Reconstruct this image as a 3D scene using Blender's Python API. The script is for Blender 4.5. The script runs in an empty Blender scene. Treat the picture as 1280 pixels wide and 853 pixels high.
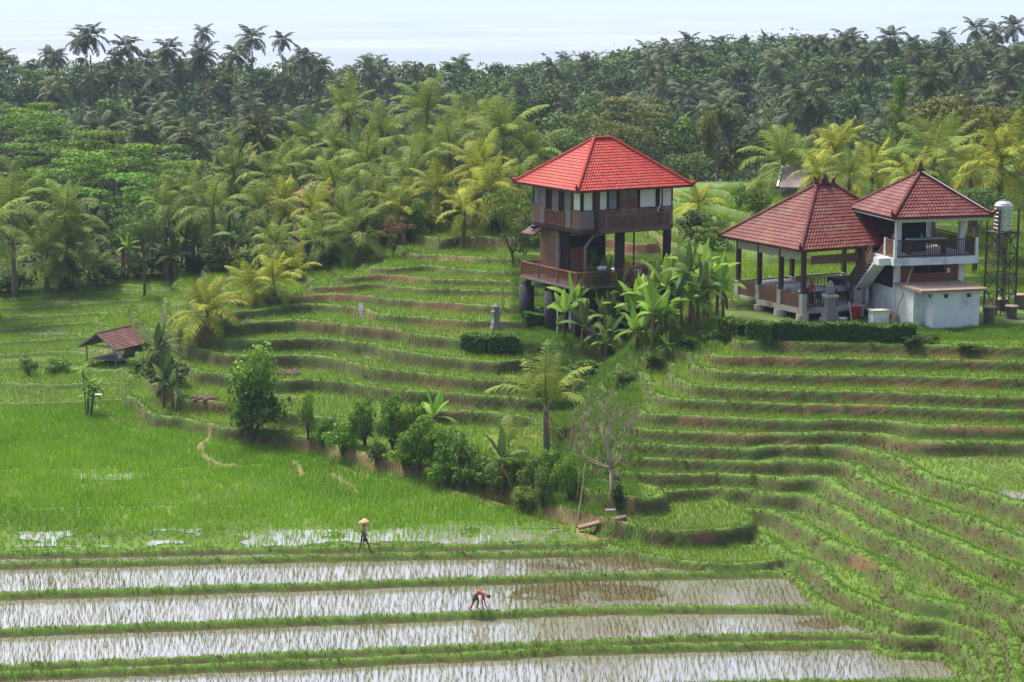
import bpy, bmesh, math, random, time
import numpy as np
from mathutils import Vector, Matrix, Euler
T0 = time.time()
random.seed(7)
rng = np.random.default_rng(7)
S = bpy.context.scene
COL = S.collection
R = math.radians

# ---------------------------------------------------------------- camera
CAM_H, FOC = 28.0, 2600.0            # metres above the lowest big paddy; focal length in photo pixels
PITCH = math.atan(436.5 / FOC)
cam = bpy.data.cameras.new('camera'); camo = bpy.data.objects.new('camera', cam); COL.objects.link(camo)
cam.sensor_width = 36.0; cam.lens = FOC / 1280 * 36.0
cam.clip_start = 1.0; cam.clip_end = 40000
camo.location = (0, 0, CAM_H); camo.rotation_euler = (math.pi / 2 - PITCH, 0, 0)
S.camera = camo

# ---------------------------------------------------------------- sky, sun, exposure
SUN_EL, SUN_AZ = R(62), R(318)       # azimuth clockwise from +Y: behind the camera, to its left
world = bpy.data.worlds.new('World'); S.world = world; world.use_nodes = True
wn = world.node_tree.nodes; wl = world.node_tree.links
bg = wn['Background']; sky = wn.new('ShaderNodeTexSky'); sky.sky_type = 'NISHITA'
sky.sun_disc = False; sky.sun_elevation = SUN_EL; sky.sun_rotation = SUN_AZ
sky.air_density = 1.0; sky.dust_density = 5.0; sky.ozone_density = 1.0
wl.new(sky.outputs[0], bg.inputs[0]); bg.inputs[1].default_value = 0.12
sl = bpy.data.lights.new('sun', 'SUN'); sl.energy = 3.0; sl.angle = R(12); sl.color = (1.0, 0.94, 0.82)
so = bpy.data.objects.new('sun', sl); COL.objects.link(so)
sd = Vector((math.sin(SUN_AZ) * math.cos(SUN_EL), math.cos(SUN_AZ) * math.cos(SUN_EL), math.sin(SUN_EL)))
so.rotation_euler = sd.to_track_quat('Z', 'Y').to_euler()
S.view_settings.view_transform = 'Standard'; S.view_settings.look = 'None'
S.view_settings.exposure = 1.15; S.view_settings.gamma = 1.0
S.render.engine = 'CYCLES'
S.cycles.max_bounces = 6; S.cycles.diffuse_bounces = 3; S.cycles.glossy_bounces = 3
S.cycles.transmission_bounces = 3; S.cycles.volume_bounces = 1; S.cycles.transparent_max_bounces = 8
S.cycles.use_denoising = True
HAZE_DENSITY = 0.00015

# ---------------------------------------------------------------- rays
_f = np.array([0, math.cos(PITCH), -math.sin(PITCH)]); _u = np.array([0, math.sin(PITCH), math.cos(PITCH)])
def ray(px, py):
    return _f + np.array([(px - 640) / FOC, 0, 0]) - (py - 426.5) / FOC * _u
def P(px, py, z):                    # point of the view ray at height z
    d = ray(px, py); s = (z - CAM_H) / d[2]
    return np.array([d[0] * s, d[1] * s, z])
def PD(px, py, D):                   # point of the view ray at distance y = D
    d = ray(px, py); s = D / d[1]
    return np.array([d[0] * s, D, CAM_H + d[2] * s])
def proj(x, y, z):
    zz = z - CAM_H
    dep = y * _f[1] + zz * _f[2]; upc = y * _u[1] + zz * _u[2]
    return 640 + FOC * x / dep, 426.5 - FOC * upc / dep

# ---------------------------------------------------------------- objects
def tag(o, label=None, cat=None, group=None, kind=None):
    if label: o['label'] = label
    if cat: o['category'] = cat
    if group: o['group'] = group
    if kind: o['kind'] = kind
    return o
def empty(name, loc=(0, 0, 0), rz=0.0, label=None, cat=None, group=None):
    o = bpy.data.objects.new(name, None); COL.objects.link(o); o.empty_display_size = 0.2
    o.location = loc; o.rotation_euler = (0, 0, rz)
    return tag(o, label, cat, group)
def link(name, me, parent=None, loc=None, rot=None, scale=None):
    o = bpy.data.objects.new(name, me); COL.objects.link(o)
    if parent: o.parent = parent
    if loc is not None: o.location = loc
    if rot is not None: o.rotation_euler = rot
    if scale is not None: o.scale = scale if hasattr(scale, '__len__') else (scale,) * 3
    return o
def np_mesh(name, V, F, mats, smooth=False, attrs=None, midx=None):
    """V (n,3); F (m,k) array of constant k, or a list of arrays with different k."""
    me = bpy.data.meshes.new(name)
    Fs = F if isinstance(F, list) else [F]
    Fs = [np.asarray(f, dtype=np.int32) for f in Fs if len(f)]
    me.vertices.add(len(V)); me.vertices.foreach_set('co', np.asarray(V, dtype=np.float32).ravel())
    loops = np.concatenate([f.ravel() for f in Fs]); tot = np.concatenate([np.full(len(f), f.shape[1], dtype=np.int32) for f in Fs])
    start = np.concatenate([[0], np.cumsum(tot)[:-1]]).astype(np.int32)
    me.loops.add(len(loops)); me.loops.foreach_set('vertex_index', loops)
    me.polygons.add(len(tot)); me.polygons.foreach_set('loop_start', start); me.polygons.foreach_set('loop_total', tot)
    me.polygons.foreach_set('use_smooth', np.full(len(tot), smooth))
    if midx is not None: me.polygons.foreach_set('material_index', np.asarray(midx, dtype=np.int32))
    for m in (mats if isinstance(mats, (list, tuple)) else [mats]): me.materials.append(m)
    if attrs:
        for k, a in attrs.items():
            at = me.attributes.new(k, 'FLOAT', 'POINT'); at.data.foreach_set('value', np.asarray(a, dtype=np.float32).ravel())
    me.update(); me.validate()
    return me

class MB:
    """collects simple solids, builds them as ONE mesh"""
    def __init__(s): s.v = []; s.f = []; s.m = []
    def add(s, V, F, mi=0):
        b = len(s.v); s.v += [tuple(p) for p in V]; s.f += [tuple(i + b for i in f) for f in F]; s.m += [mi] * len(F); return s
    def box(s, lo, hi, mi=0, M=None):
        x0, y0, z0 = lo; x1, y1, z1 = hi
        V = [(x0,y0,z0),(x1,y0,z0),(x1,y1,z0),(x0,y1,z0),(x0,y0,z1),(x1,y0,z1),(x1,y1,z1),(x0,y1,z1)]
        if M: V = [M @ Vector(p) for p in V]
        return s.add(V, [(3,2,1,0),(4,5,6,7),(0,1,5,4),(1,2,6,5),(2,3,7,6),(3,0,4,7)], mi)
    def cbox(s, c, size, mi=0, M=None):
        return s.box([c[i] - size[i] / 2 for i in range(3)], [c[i] + size[i] / 2 for i in range(3)], mi, M)
    def bar(s, a, b, w, h=None, mi=0):
        a = Vector(a); b = Vector(b); h = h or w; d = (b - a); L = d.length; d.normalize()
        side = d.cross(Vector((0, 0, 1)));
        if side.length < 1e-4: side = Vector((1, 0, 0))
        side.normalize(); up = side.cross(d)
        V = []
        for p in (a, b):
            for sx, sz in ((-1,-1),(1,-1),(1,1),(-1,1)): V.append(p + side * sx * w / 2 + up * sz * h / 2)
        return s.add(V, [(0,1,2,3),(7,6,5,4),(0,4,5,1),(1,5,6,2),(2,6,7,3),(3,7,4,0)], mi)
    def tube(s, pts, rad, n=8, mi=0, cap=True):
        pts = [Vector(p) for p in pts]
        if not hasattr(rad, '__len__'): rad = [rad] * len(pts)
        V = []; F = []
        for i, p in enumerate(pts):
            d = (pts[min(i + 1, len(pts) - 1)] - pts[max(i - 1, 0)]).normalized()
            a = d.cross(Vector((0.31, 0.95, 0.05))) if abs(d.z) > .8 else d.cross(Vector((0, 0, 1)))
            a.normalize(); b = d.cross(a)
            for k in range(n):
                t = 2 * math.pi * k / n; V.append(p + (a * math.cos(t) + b * math.sin(t)) * rad[i])
        for i in range(len(pts) - 1):
            for k in range(n):
                k2 = (k + 1) % n; F.append((i*n+k, i*n+k2, (i+1)*n+k2, (i+1)*n+k))
        if cap: F.append(tuple(range(n))[::-1]); F.append(tuple((len(pts)-1)*n + k for k in range(n)))
        return s.add(V, F, mi)
    def lathe(s, prof, c=(0, 0, 0), n=16, mi=0):
        V = []; F = []
        for r, z in prof:
            for k in range(n):
                t = 2 * math.pi * k / n; V.append((c[0] + r * math.cos(t), c[1] + r * math.sin(t), c[2] + z))
        for i in range(len(prof) - 1):
            for k in range(n):
                k2 = (k + 1) % n; F.append((i*n+k, i*n+k2, (i+1)*n+k2, (i+1)*n+k))
        F.append(tuple(range(n))[::-1]); F.append(tuple((len(prof)-1)*n + k for k in range(n)))
        return s.add(V, F, mi)
    def mesh(s, name, mats, smooth=False):
        me = bpy.data.meshes.new(name); me.from_pydata(s.v, [], s.f)
        for m in (mats if isinstance(mats, (list, tuple)) else [mats]): me.materials.append(m)
        me.polygons.foreach_set('material_index', s.m)
        me.polygons.foreach_set('use_smooth', [smooth] * len(s.f)); me.update(); return me
    def build(s, name, mats, parent=None, smooth=False, **k):
        return link(name, s.mesh(name, mats, smooth), parent, **k)

# ---------------------------------------------------------------- materials
class NT:
    def __init__(s, name):
        s.m = bpy.data.materials.new(name); s.m.use_nodes = True; s.t = s.m.node_tree
        s.b = s.t.nodes['Principled BSDF']; s.out = s.t.nodes['Material Output']; s.b.inputs['Roughness'].default_value = .8
        s.b.inputs['Specular IOR Level'].default_value = .3
    def n(s, typ, **k):
        x = s.t.nodes.new(typ)
        for a, v in k.items():
            if a.startswith('i_'): x.inputs[int(a[2:])].default_value = v
            else: setattr(x, a, v)
        return x
    def l(s, a, b): s.t.links.new(a, b)
    def attr(s, name): return s.n('ShaderNodeAttribute', attribute_name=name).outputs['Fac']
    def pos(s): return s.n('ShaderNodeNewGeometry').outputs['Position']
    def obj(s): return s.n('ShaderNodeTexCoord').outputs['Object']
    def noise(s, vec, scale, detail=3, rough=.6, dist=0.0):
        x = s.n('ShaderNodeTexNoise'); x.inputs['Scale'].default_value = scale; x.inputs['Detail'].default_value = detail
        x.inputs['Roughness'].default_value = rough; x.inputs['Distortion'].default_value = dist
        if vec is not None: s.l(vec, x.inputs['Vector'])
        return x.outputs['Fac']
    def scalev(s, vec, v):
        x = s.n('ShaderNodeMapping'); x.inputs['Scale'].default_value = v; s.l(vec, x.inputs['Vector']); return x.outputs[0]
    def ramp(s, fac, stops, interp='LINEAR'):
        x = s.n('ShaderNodeValToRGB'); e = x.color_ramp; e.interpolation = interp
        while len(e.elements) < len(stops): e.elements.new(.5)
        for el, (p, c) in zip(e.elements, stops): el.position = p; el.color = (*c, 1) if len(c) == 3 else c
        s.l(fac, x.inputs[0]); return x.outputs[0]
    def mix(s, fac, a, b, mode='MIX'):
        x = s.n('ShaderNodeMix', data_type='RGBA', blend_type=mode)
        for sock, v in ((x.inputs[0], fac), (x.inputs[6], a), (x.inputs[7], b)):
            if isinstance(v, (int, float)): sock.default_value = v
            elif isinstance(v, tuple): sock.default_value = (*v, 1)
            else: s.l(v, sock)
        return x.outputs[2]
    def math(s, op, a, b=0.0, clamp=False):
        x = s.n('ShaderNodeMath', operation=op, use_clamp=clamp)
        for i, v in enumerate((a, b)):
            if isinstance(v, (int, float)): x.inputs[i].default_value = v
            else: s.l(v, x.inputs[i])
        return x.outputs[0]
    def mapr(s, v, a, b, c=0.0, d=1.0):
        x = s.n('ShaderNodeMapRange'); s.l(v, x.inputs[0])
        for i, q in enumerate((a, b, c, d)): x.inputs[i + 1].default_value = q
        return x.outputs[0]
    def color(s, c):
        if isinstance(c, tuple): s.b.inputs['Base Color'].default_value = (*c, 1)
        else: s.l(c, s.b.inputs['Base Color'])
        return s
    def rough(s, r):
        if isinstance(r, (int, float)): s.b.inputs['Roughness'].default_value = r
        else: s.l(r, s.b.inputs['Roughness'])
        return s
    def bump(s, h, strength=.5, dist=.02):
        x = s.n('ShaderNodeBump'); x.inputs['Strength'].default_value = strength; x.inputs['Distance'].default_value = dist
        s.l(h, x.inputs['Height']); s.l(x.outputs[0], s.b.inputs['Normal']); return s

def grainy(name, c1, c2, scale=8.0, rough=.8, stretch=(1, 1, 1), bump=.3, c3=None):
    """two-tone worn surface in object space"""
    t = NT(name); v = t.scalev(t.obj(), stretch)
    f = t.noise(v, scale, 5, .65)
    col = t.ramp(f, [(.3, c1), (.7, c2)])
    if c3:
        g = t.mapr(t.noise(t.obj(), scale * .22, 4, .7), .52, .66); col = t.mix(g, col, c3)
    t.color(col).rough(rough)
    if bump: t.bump(f, bump, .01)
    return t.m
def leafmat(name, c1, c2, trans=.25, rough=.55, hue=True):
    """foliage: colour varies from leaf to leaf (attribute v) and from plant to plant"""
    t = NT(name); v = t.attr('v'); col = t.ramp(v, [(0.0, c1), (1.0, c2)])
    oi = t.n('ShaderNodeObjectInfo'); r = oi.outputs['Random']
    hs = t.n('ShaderNodeHueSaturation'); t.l(col, hs.inputs['Color'])
    t.l(t.mapr(r, 0, 1, .485, .515) if hue else t.mapr(r, 0, 1, .5, .5), hs.inputs['Hue'])
    t.l(t.mapr(t.math('FRACT', t.math('MULTIPLY', r, 7.31)), 0, 1, .72, 1.25), hs.inputs['Value'])
    t.color(hs.outputs[0]).rough(.62); t.b.inputs['Specular IOR Level'].default_value = .12
    tr = t.n('ShaderNodeBsdfTranslucent'); t.l(hs.outputs[0], tr.inputs[0])
    mx = t.n('ShaderNodeMixShader'); mx.inputs[0].default_value = trans
    t.l(t.b.outputs[0], mx.inputs[1]); t.l(tr.outputs[0], mx.inputs[2]); t.l(mx.outputs[0], t.out.inputs[0])
    return t.m
# ================================================================= TERRAIN
def zA(n): return 0.12 + 0.58 * np.asarray(n, dtype=float)
_zc_n = np.array([-4, 0, 1, 2, 3, 4, 5, 6, 7, 8, 9, 10, 11, 12, 13, 14, 16]); _zc_z = np.array([-3.2, 0, .8, 1.6, 2.4, 3.2, 4.0, 4.8, 5.3, 5.8, 6.2, 6.6, 7.0, 7.4, 8.2, 9.0, 10.6])
def zC(n): return np.interp(n, _zc_n, _zc_z)
def zL(n): return 0.0 + 0.24 * np.asarray(n, dtype=float)
# rims of the terraces: (index, photo positions of the rim), unprojected at that terrace's height
RA = [
 (12, [(895,434),(914,427),(1000,430),(1126,433),(1280,437),(1340,439)]),
 (11, [(886,438),(900,446),(918,447),(1000,449),(1126,451),(1280,455),(1340,457)]),
 (10, [(868,444),(882,461),(910,467),(1004,469),(1126,471),(1280,476),(1340,478)]),
 (9, [(834,455),(845,477),(866,486),(963,490),(1085,493),(1166,496),(1280,500),(1340,502)]),
 (8, [(803,470),(813,488),(841,498),(922,504),(1044,506),(1166,511),(1280,516),(1340,519)]),
 (7, [(785,500),(797,515),(841,521),(922,525),(1004,528),(1126,534),(1280,541),(1340,545)]),
 (6, [(775,522),(788,536),(841,542),(922,545),(1004,548),(1044,550),(1126,553),(1200,556),(1280,556),(1340,556)]),
 (5, [(765,545),(784,554),(841,560),(922,564),(1004,566),(1040,567),(1075,563),(1103,561),(1118,577),(1143,593),(1180,609),(1224,619),(1280,637),(1340,655)]),
 (4, [(760,565),(772,570),(841,576),(922,581),(996,587),(1030,580),(1059,573),(1070,595),(1114,619),(1165,637),(1217,654),(1280,681),(1340,705)]),
 (3, [(770,590),(801,592),(861,595),(922,600),(951,605),(1000,598),(1033,589),(1044,613),(1088,637),(1125,656),(1180,676),(1239,701),(1280,716),(1340,735)]),
 (2, [(775,618),(841,619),(900,618),(945,612),(975,603),(1004,619),(1052,639),(1081,661),(1136,694),(1187,716),(1231,738),(1265,757),(1300,780)]),
 (1, [(778,640),(841,633),(900,626),(940,630),(955,640),(985,655),(1010,664),(1033,682),(1063,693),(1100,708),(1132,728),(1115,745),(1165,757),(1205,772),(1250,800),(1262,853)]),
 (0, [(800,656),(850,652),(905,668),(960,672),(978,700),(1015,720),(1052,745),(1085,760),(1107,777),(1150,784),(1210,792),(1240,815),(1244,853)]),
 (-1, [(790,668),(850,668),(885,690),(930,706),(985,722),(1010,752),(1060,775),(1100,795),(1180,800),(1225,812),(1235,853)]),
 (-2.5, [(700,690),(800,692),(860,710),(950,745),(1000,790),(1100,815),(1180,830),(1190,853)]),
 (-4, [(500,700),(300,700),(600,760),(800,770),(500,850),(900,830),(0,700),(0,850),(700,845)]),
]
RA_PTS = [ (3,(1400,853)),(4.2,(1550,853)),(6,(1550,720)),(1.5,(1330,880)),(.5,(1290,930)),(2,(1420,940)),(3.5,(1600,930)),(8,(1600,600)),(11,(1600,470)),  # single points: gully side, plateau of the houses, fields behind
 (0.3,(752,612)),(1.6,(742,570)),(3.4,(742,528)),(5.6,(748,487)),(8.0,(772,455)),(9.8,(810,438)),(11.2,(860,424)),
 (-1,(690,600)),(0.2,(690,540)),(2,(690,490)),(4.5,(700,450)),(7,(740,425)),(9.5,(800,405)),
 (-3,(600,620)),(-3,(560,520)),(-1.5,(600,470)),(0,(600,420)),(3,(650,400)),(-3,(400,600)),(-3,(300,480)),(-3,(420,400)),
 (12.3,(890,410)),(12.35,(960,405)),(12.4,(1060,402)),(12.4,(1160,402)),(12.4,(1280,402)),(12.45,(900,390)),(12.5,(1000,386)),(12.5,(1126,384)),(12.5,(1280,386)),(12.5,(1340,388)),
 (13,(890,374)),(13,(1000,371)),(13,(1126,370)),(13,(1280,372)),(13,(1340,372)),
 (14,(890,345)),(14,(1000,345)),(14,(1126,346)),(14,(1280,347)),(15,(1280,326)),(15,(1100,322)),(15,(950,318)),
 (16,(1280,308)),(16,(1100,300)),(16,(940,292)),(17,(1280,288)),(17,(1100,280)),(17,(930,268)),(18,(1280,268)),(18,(1100,258)),(18,(920,248)),
 (18.8,(1280,250)),(18.8,(1100,240)),(18.8,(900,226)),(11,(840,380)),(12.3,(850,340)),(13,(850,310)),(15,(850,270)),(17,(850,240)),
]
RC = [
 (1, [(212,524),(262,533),(330,541),(400,552),(480,571),(540,586),(600,604),(660,623),(700,636),(745,648)]),
 (2, [(225,500),(290,508),(350,517),(400,524),(450,528),(500,527),(547,516),(590,514),(629,514),(665,520),(690,545),(705,590)]),
 (3, [(245,466),(330,480),(400,476),(450,480),(506,490),(567,492),(600,497),(640,500),(675,500)]),
 (4, [(235,436),(300,448),(370,446),(409,449),(440,455),(470,461),(530,466),(570,472),(610,476),(650,478),(680,475)]),
 (5, [(228,416),(290,426),(340,424),(401,424),(434,428),(473,433),(509,440),(556,446),(602,452),(650,450),(700,448),(760,452)]),
 (6, [(225,400),(290,406),(370,401),(432,409),(473,413),(514,419),(566,423),(620,428),(680,430),(750,436),(800,432)]),
 (7, [(262,396),(310,390),(370,382),(422,384),(442,386),(481,396),(514,399),(589,402),(640,403),(740,398),(800,398)]),
 (8, [(320,378),(370,366),(409,369),(445,371),(525,379),(563,381),(615,384),(650,386),(740,384),(800,384)]),
 (9, [(350,366),(414,353),(460,355),(499,360),(532,363),(566,363),(602,364),(641,366),(740,367),(800,367)]),
 (10, [(400,352),(447,343),(499,346),(550,351),(607,352),(654,354),(740,355),(800,355)]),
 (11, [(440,340),(486,330),(550,334),(602,340),(650,343),(740,343),(810,343)]),
 (12, [(480,327),(525,319),(576,321),(651,325),(740,328),(820,328)]),
 (13, [(545,303),(570,297),(589,297),(643,299),(700,300),(760,299),(830,302)]),
]
RC_PTS = [
 (13.5,(540,288)),(13.6,(600,284)),(13.6,(700,280)),(13.6,(800,285)),(14.2,(700,255)),
 (4.3,(215,388)),(3,(192,420)),(2.1,(182,455)),(1.5,(175,485)),(.9,(180,512)),(1,(100,430)),(-1,(60,480)),(-1,(0,430)),(-1.5,(0,500)),(1.5,(100,375)),(5,(250,358)),(7,(325,352)),(8,(375,343)),(9.6,(430,325)),(3.4,(200,350)),(1,(60,360)),
 (6.35,(660,413)),(6.45,(720,418)),(6.4,(790,424)),(6.5,(700,405)),(4.4,(740,466)),(3.3,(738,490)),(2.2,(722,525)),(1.4,(722,560)),(.8,(735,600)),
 (1.5,(850,500)),(-1,(850,590)),(-1,(1000,500)),(-3,(1000,650)),(4.5,(870,430)),(4,(1000,420)),(6,(860,390)),(8,(870,330)),(4,(1000,350)),
 (-.9,(150,560)),(-1,(300,580)),(-1,(400,600)),(-1,(560,640)),(-1,(700,680)),(-2,(0,600)),(-2,(300,660)),
]
RL = [
 (1, [(-60,507),(0,507),(60,505),(120,502),(175,500),(240,505)]), (2, [(-60,481),(0,481),(80,483),(150,480),(240,482)]),
 (3, [(-60,462),(0,461),(60,458),(110,463),(200,468)]), (4, [(-60,448),(0,446),(60,441),(100,443),(200,446)]),
 (5, [(-60,431),(0,430),(90,424),(160,420),(240,420)]), (6, [(-60,416),(0,414),(60,408),(110,404),(180,402),(260,404)]),
 (7, [(-60,402),(0,401),(60,396),(150,391),(240,391),(300,393)]), (8, [(-60,389),(0,387),(80,383),(160,377),(240,377),(300,380)]),
 (9, [(-60,378),(0,375),(80,371),(130,366),(220,367),(300,370)]), (10, [(-60,368),(0,366),(60,363),(120,357),(230,359),(310,362)]),
 (11,[(-60,360),(0,356),(90,352),(130,347),(230,345),(300,350)]),
]
RL_PTS = [(0,(0,545)),(0,(200,545)),(-.6,(300,560)),(-.6,(60,580)),(11.5,(0,340)),(11.6,(200,338)),(11.6,(300,343)),(11.6,(400,330))]

def dens(pts, z, step=1.6):
    W = [P(a, b, z)[:2] for a, b in pts]; out = [W[0]]
    for a, b in zip(W[:-1], W[1:]):
        k = max(1, int(np.hypot(*(b - a)) / step))
        for i in range(1, k + 1): out.append(a + (b - a) * i / k)
    return out
class RBF:
    def __init__(s, X, v, lam):
        n = len(X); s.X = X / 20.0
        A = np.zeros((n + 3, n + 3)); A[:n, :n] = s.k(s.X, s.X) + lam * np.eye(n)
        Q = np.c_[np.ones(n), s.X]; A[:n, n:] = Q; A[n:, :n] = Q.T
        s.w = np.linalg.solve(A, np.r_[v, 0, 0, 0])
    @staticmethod
    def k(a, b):
        d2 = ((a[:, None, :] - b[None, :, :]) ** 2).sum(-1) + 1e-5
        return .5 * d2 * np.log(d2)
    def __call__(s, X):
        X = X / 20.0; out = np.empty(len(X)); n = len(s.X)
        for i in range(0, len(X), 4000):
            q = X[i:i + 4000]; out[i:i + 4000] = s.k(q, s.X) @ s.w[:n] + s.w[n] + q @ s.w[n + 1:]
        return out
def fit(rims, pts, zf, lam):
    X = []; v = []
    for n, p in rims:
        for q in dens(p, float(zf(n))): X.append(q); v.append(n)
    for n, p in pts: X.append(P(*p, float(zf(n)))[:2]); v.append(n)
    return RBF(np.array(X), np.array(v, float), lam)
def vnoise(x, y, scale, seed=0, oct=3):
    """smooth value noise, about -1..1"""
    r = np.random.default_rng(seed); T = r.uniform(-1, 1, (256, 256)); out = 0; a = 1.0; tot = 0
    for o in range(oct):
        u = x / scale * (2 ** o) + 37.3 * o + 1000; w = y / scale * (2 ** o) + 11.7 * o + 1000
        i = np.floor(u).astype(int); j = np.floor(w).astype(int); fx = u - i; fy = w - j
        fx = fx * fx * (3 - 2 * fx); fy = fy * fy * (3 - 2 * fy)
        g = lambda a_, b_: T[a_ % 256, b_ % 256]
        out = out + a * ((g(i, j) * (1 - fx) + g(i + 1, j) * fx) * (1 - fy) + (g(i, j + 1) * (1 - fx) + g(i + 1, j + 1) * fx) * fy)
        tot += a; a *= .5
    return out / tot * 1.5

GX0, GX1, GY0, GY1, DX, DY = -64.0, 64.0, 76.0, 200.0, 0.19, 0.14
gx = np.arange(GX0, GX1, DX); gy = np.arange(GY0, GY1, DY); NX, NY = len(gx), len(gy)
X2, Y2 = np.meshgrid(gx, gy)                                        # (NY,NX)
def coarse(rb):
    cx = np.arange(GX0, GX1 + 1.0, .8); cy = np.arange(GY0, GY1 + 1.0, .8)
    cX, cY = np.meshgrid(cx, cy); Z = rb(np.c_[cX.ravel(), cY.ravel()]).reshape(cX.shape)
    fx = (gx - GX0) / .8; i = np.clip(fx.astype(int), 0, len(cx) - 2); fx = fx - i
    fy = (gy - GY0) / .8; j = np.clip(fy.astype(int), 0, len(cy) - 2); fy = (fy - j)[:, None]
    sm = Z[:, i] * (1 - fx) + Z[:, i + 1] * fx
    return sm[j] * (1 - fy) + sm[j + 1] * fy
def blur(a, k):
    for ax in (0, 1):
        p = np.pad(a, [(k, k) if q == ax else (0, 0) for q in (0, 1)], mode='edge'); c = np.cumsum(p, axis=ax)
        z = np.zeros_like(np.take(c, [0], axis=ax)); c = np.concatenate([z, c], axis=ax); w = 2 * k + 1
        hi = np.take(c, range(w, c.shape[ax]), axis=ax); lo = np.take(c, range(0, c.shape[ax] - w), axis=ax); a = (hi - lo) / w
    return a
sstep = lambda t: np.clip(t, 0, 1) ** 2 * (3 - 2 * np.clip(t, 0, 1))
WOB = vnoise(X2, Y2, 3.0, 3, 3); WOB2 = vnoise(X2, Y2, 8.0, 17, 4)
def stairs(nf, zf, wr, bh, nlo=-50, nhi=99, wob=.16, bw=.21, wob2=.22):
    n = blur(nf, 3); g = np.hypot(*np.gradient(n, DY, DX)); g = np.maximum(blur(g, 4), .03)
    n = n + (WOB * wob + WOB2 * wob2) * np.minimum(g, .8)
    m = np.round(n); m = np.clip(m, nlo, nhi); dist = (n - m) / g
    w = np.minimum(wr, .42 / g)
    lo = zf(m - 1); hi = zf(m)
    z = lo + (hi - lo) * sstep((dist + w) / w)
    b = np.exp(-((dist - bw * .95) / bw) ** 2) * (m <= nhi)
    ris = (sstep((dist + w * 1.25) / (w * .25)) * sstep((.05 - dist) / .1))
    return z + bh * b, ris, b, dist, m
nA = coarse(fit(RA, RA_PTS, zA, .002)); nC = coarse(fit(RC, RC_PTS, zC, .002)); nL = coarse(fit(RL, RL_PTS, zL, .004))
_px, _py = proj(X2, Y2, 2.0 + 0 * X2); LOWB = sstep((_px - 860) / 120) * sstep((_py - 565) / 25)
hA, rA, bA, dA, mA = stairs(nA, zA, .26 + .2 * LOWB, .12 + .1 * LOWB, wob=.12 + .1 * LOWB, bw=.21 + .17 * LOWB)
hC, rC, bC, dC, mC = stairs(nC, zC, .30, .12, wob=.25, wob2=.6)
hL, rL, bL, dL, mL = stairs(nL, zL, .2, .12, 1, 11, .3)
# --- the level paddies at the bottom: low banks running across, each strip a little lower towards the viewer
SLEV = [0.0, -.16, -.32, -.52, -.72, -.84, -1.04, -1.25]
BUND = [[(-60,693),(0,692),(430,684),(720,679),(870,681),(960,683)], [(-60,706),(0,705),(430,695),(720,690),(880,690),(960,692)],
        [(-60,743),(0,742),(430,729),(720,719),(972,714),(1030,713)], [(-60,790),(0,788),(430,772),(720,761),(900,758),(1063,760),(1140,760)],
        [(-60,835),(0,833),(430,814),(720,803),(900,795),(1136,793),(1250,793)], [(-60,844),(0,842),(430,825),(720,810),(960,804),(1254,800),(1340,800)],
        [(-60,905),(0,900),(600,868),(914,853),(1180,850),(1260,850)]]
hB = np.zeros_like(X2); rB = np.zeros_like(X2); bB = np.zeros_like(X2); strip = np.zeros(X2.shape, int); yk = []
for k, pts in enumerate(BUND):
    W = np.array([P(a, b, SLEV[k] + .08)[:2] for a, b in pts]); yy = np.interp(gx, W[:, 0], W[:, 1])
    yy = yy + .06 * vnoise(gx, gx * 0 + k * 9, 2.5, 11 + k, 2); yk.append(yy)
    d = Y2 - yy[None, :]                                             # positive behind the bank's middle
    strip += (d < 0); hB += (SLEV[k + 1] - SLEV[k]) * sstep((.12 - d) / .3)
    bmp = np.exp(-(np.abs(d) / .2) ** 3); bB = np.maximum(bB, bmp); hB += .17 * bmp
    rB = np.maximum(rB, sstep((-.1 - d) / .05) * sstep((d + .5) / .12))
stripw = strip.copy()
H = hB.copy(); which = np.zeros(X2.shape, int)
for i, h in ((1, hL), (2, hC), (3, hA)):
    if i == 1: h = np.where((mL < 1) | ((mL == 1) & (dL < -.3)), -9, h)
    msk = h > H + (.03 if i != 1 else .0); H = np.where(msk, h, H); which = np.where(msk, i, which)
pick = lambda a, b, c, d: np.choose(which, [a, b, c, d])
RIS = pick(rB, rL * .3, rC, rA * np.where(mA >= 13, .25, 1) * (1 - .1 * LOWB)); BND = pick(bB, bL, bC, bA); DIST = np.abs(pick(np.full_like(X2, 9.), dL, dC, dA))
PX, PY = proj(X2, Y2, H)
# --- blobs given by where they are seen: red cut soil, water standing in paddies, bare mud
def blobs(lst, soft=1.0):
    out = np.zeros_like(X2)
    for (a, b, ra, rb) in lst:
        q = ((PX - a) / ra) ** 2 + ((PY - b) / rb) ** 2 + .55 * WOB; out = np.maximum(out, sstep((1.25 - q) / (.5 * soft)))
    return out
SOIL = blobs([(420,362,22,5),(545,386,40,7),(558,410,45,9),(360,465,16,5),(262,499,14,7),(1080,702,18,9),(882,673,14,8),(905,642,8,8),(1180,484,75,6),(1075,478,70,4),(960,450,60,5),(1040,510,60,4),(1220,535,50,5),(930,545,50,4),(1090,500,60,4),(1210,448,70,5),(870,525,30,5),(480,345,40,4),(620,375,30,5),(470,412,40,4),(700,648,60,12),(620,622,60,9),(480,585,80,8),
              (340,563,60,7),(140,525,55,6),(430,371,40,4),(515,352,30,3),(1150,445,90,4),(985,433,9,6),(535,480,16,6),(555,486,12,6),(1130,555,60,3),(1000,556,35,3),(260,412,10,7),(575,512,14,4),(395,405,26,2.5),(800,306,50,16),(770,318,60,10),(455,393,30,3)])
DRY = blobs([(615,306,45,8),(800,316,50,12),(390,372,40,6),(560,325,40,4)])
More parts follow.
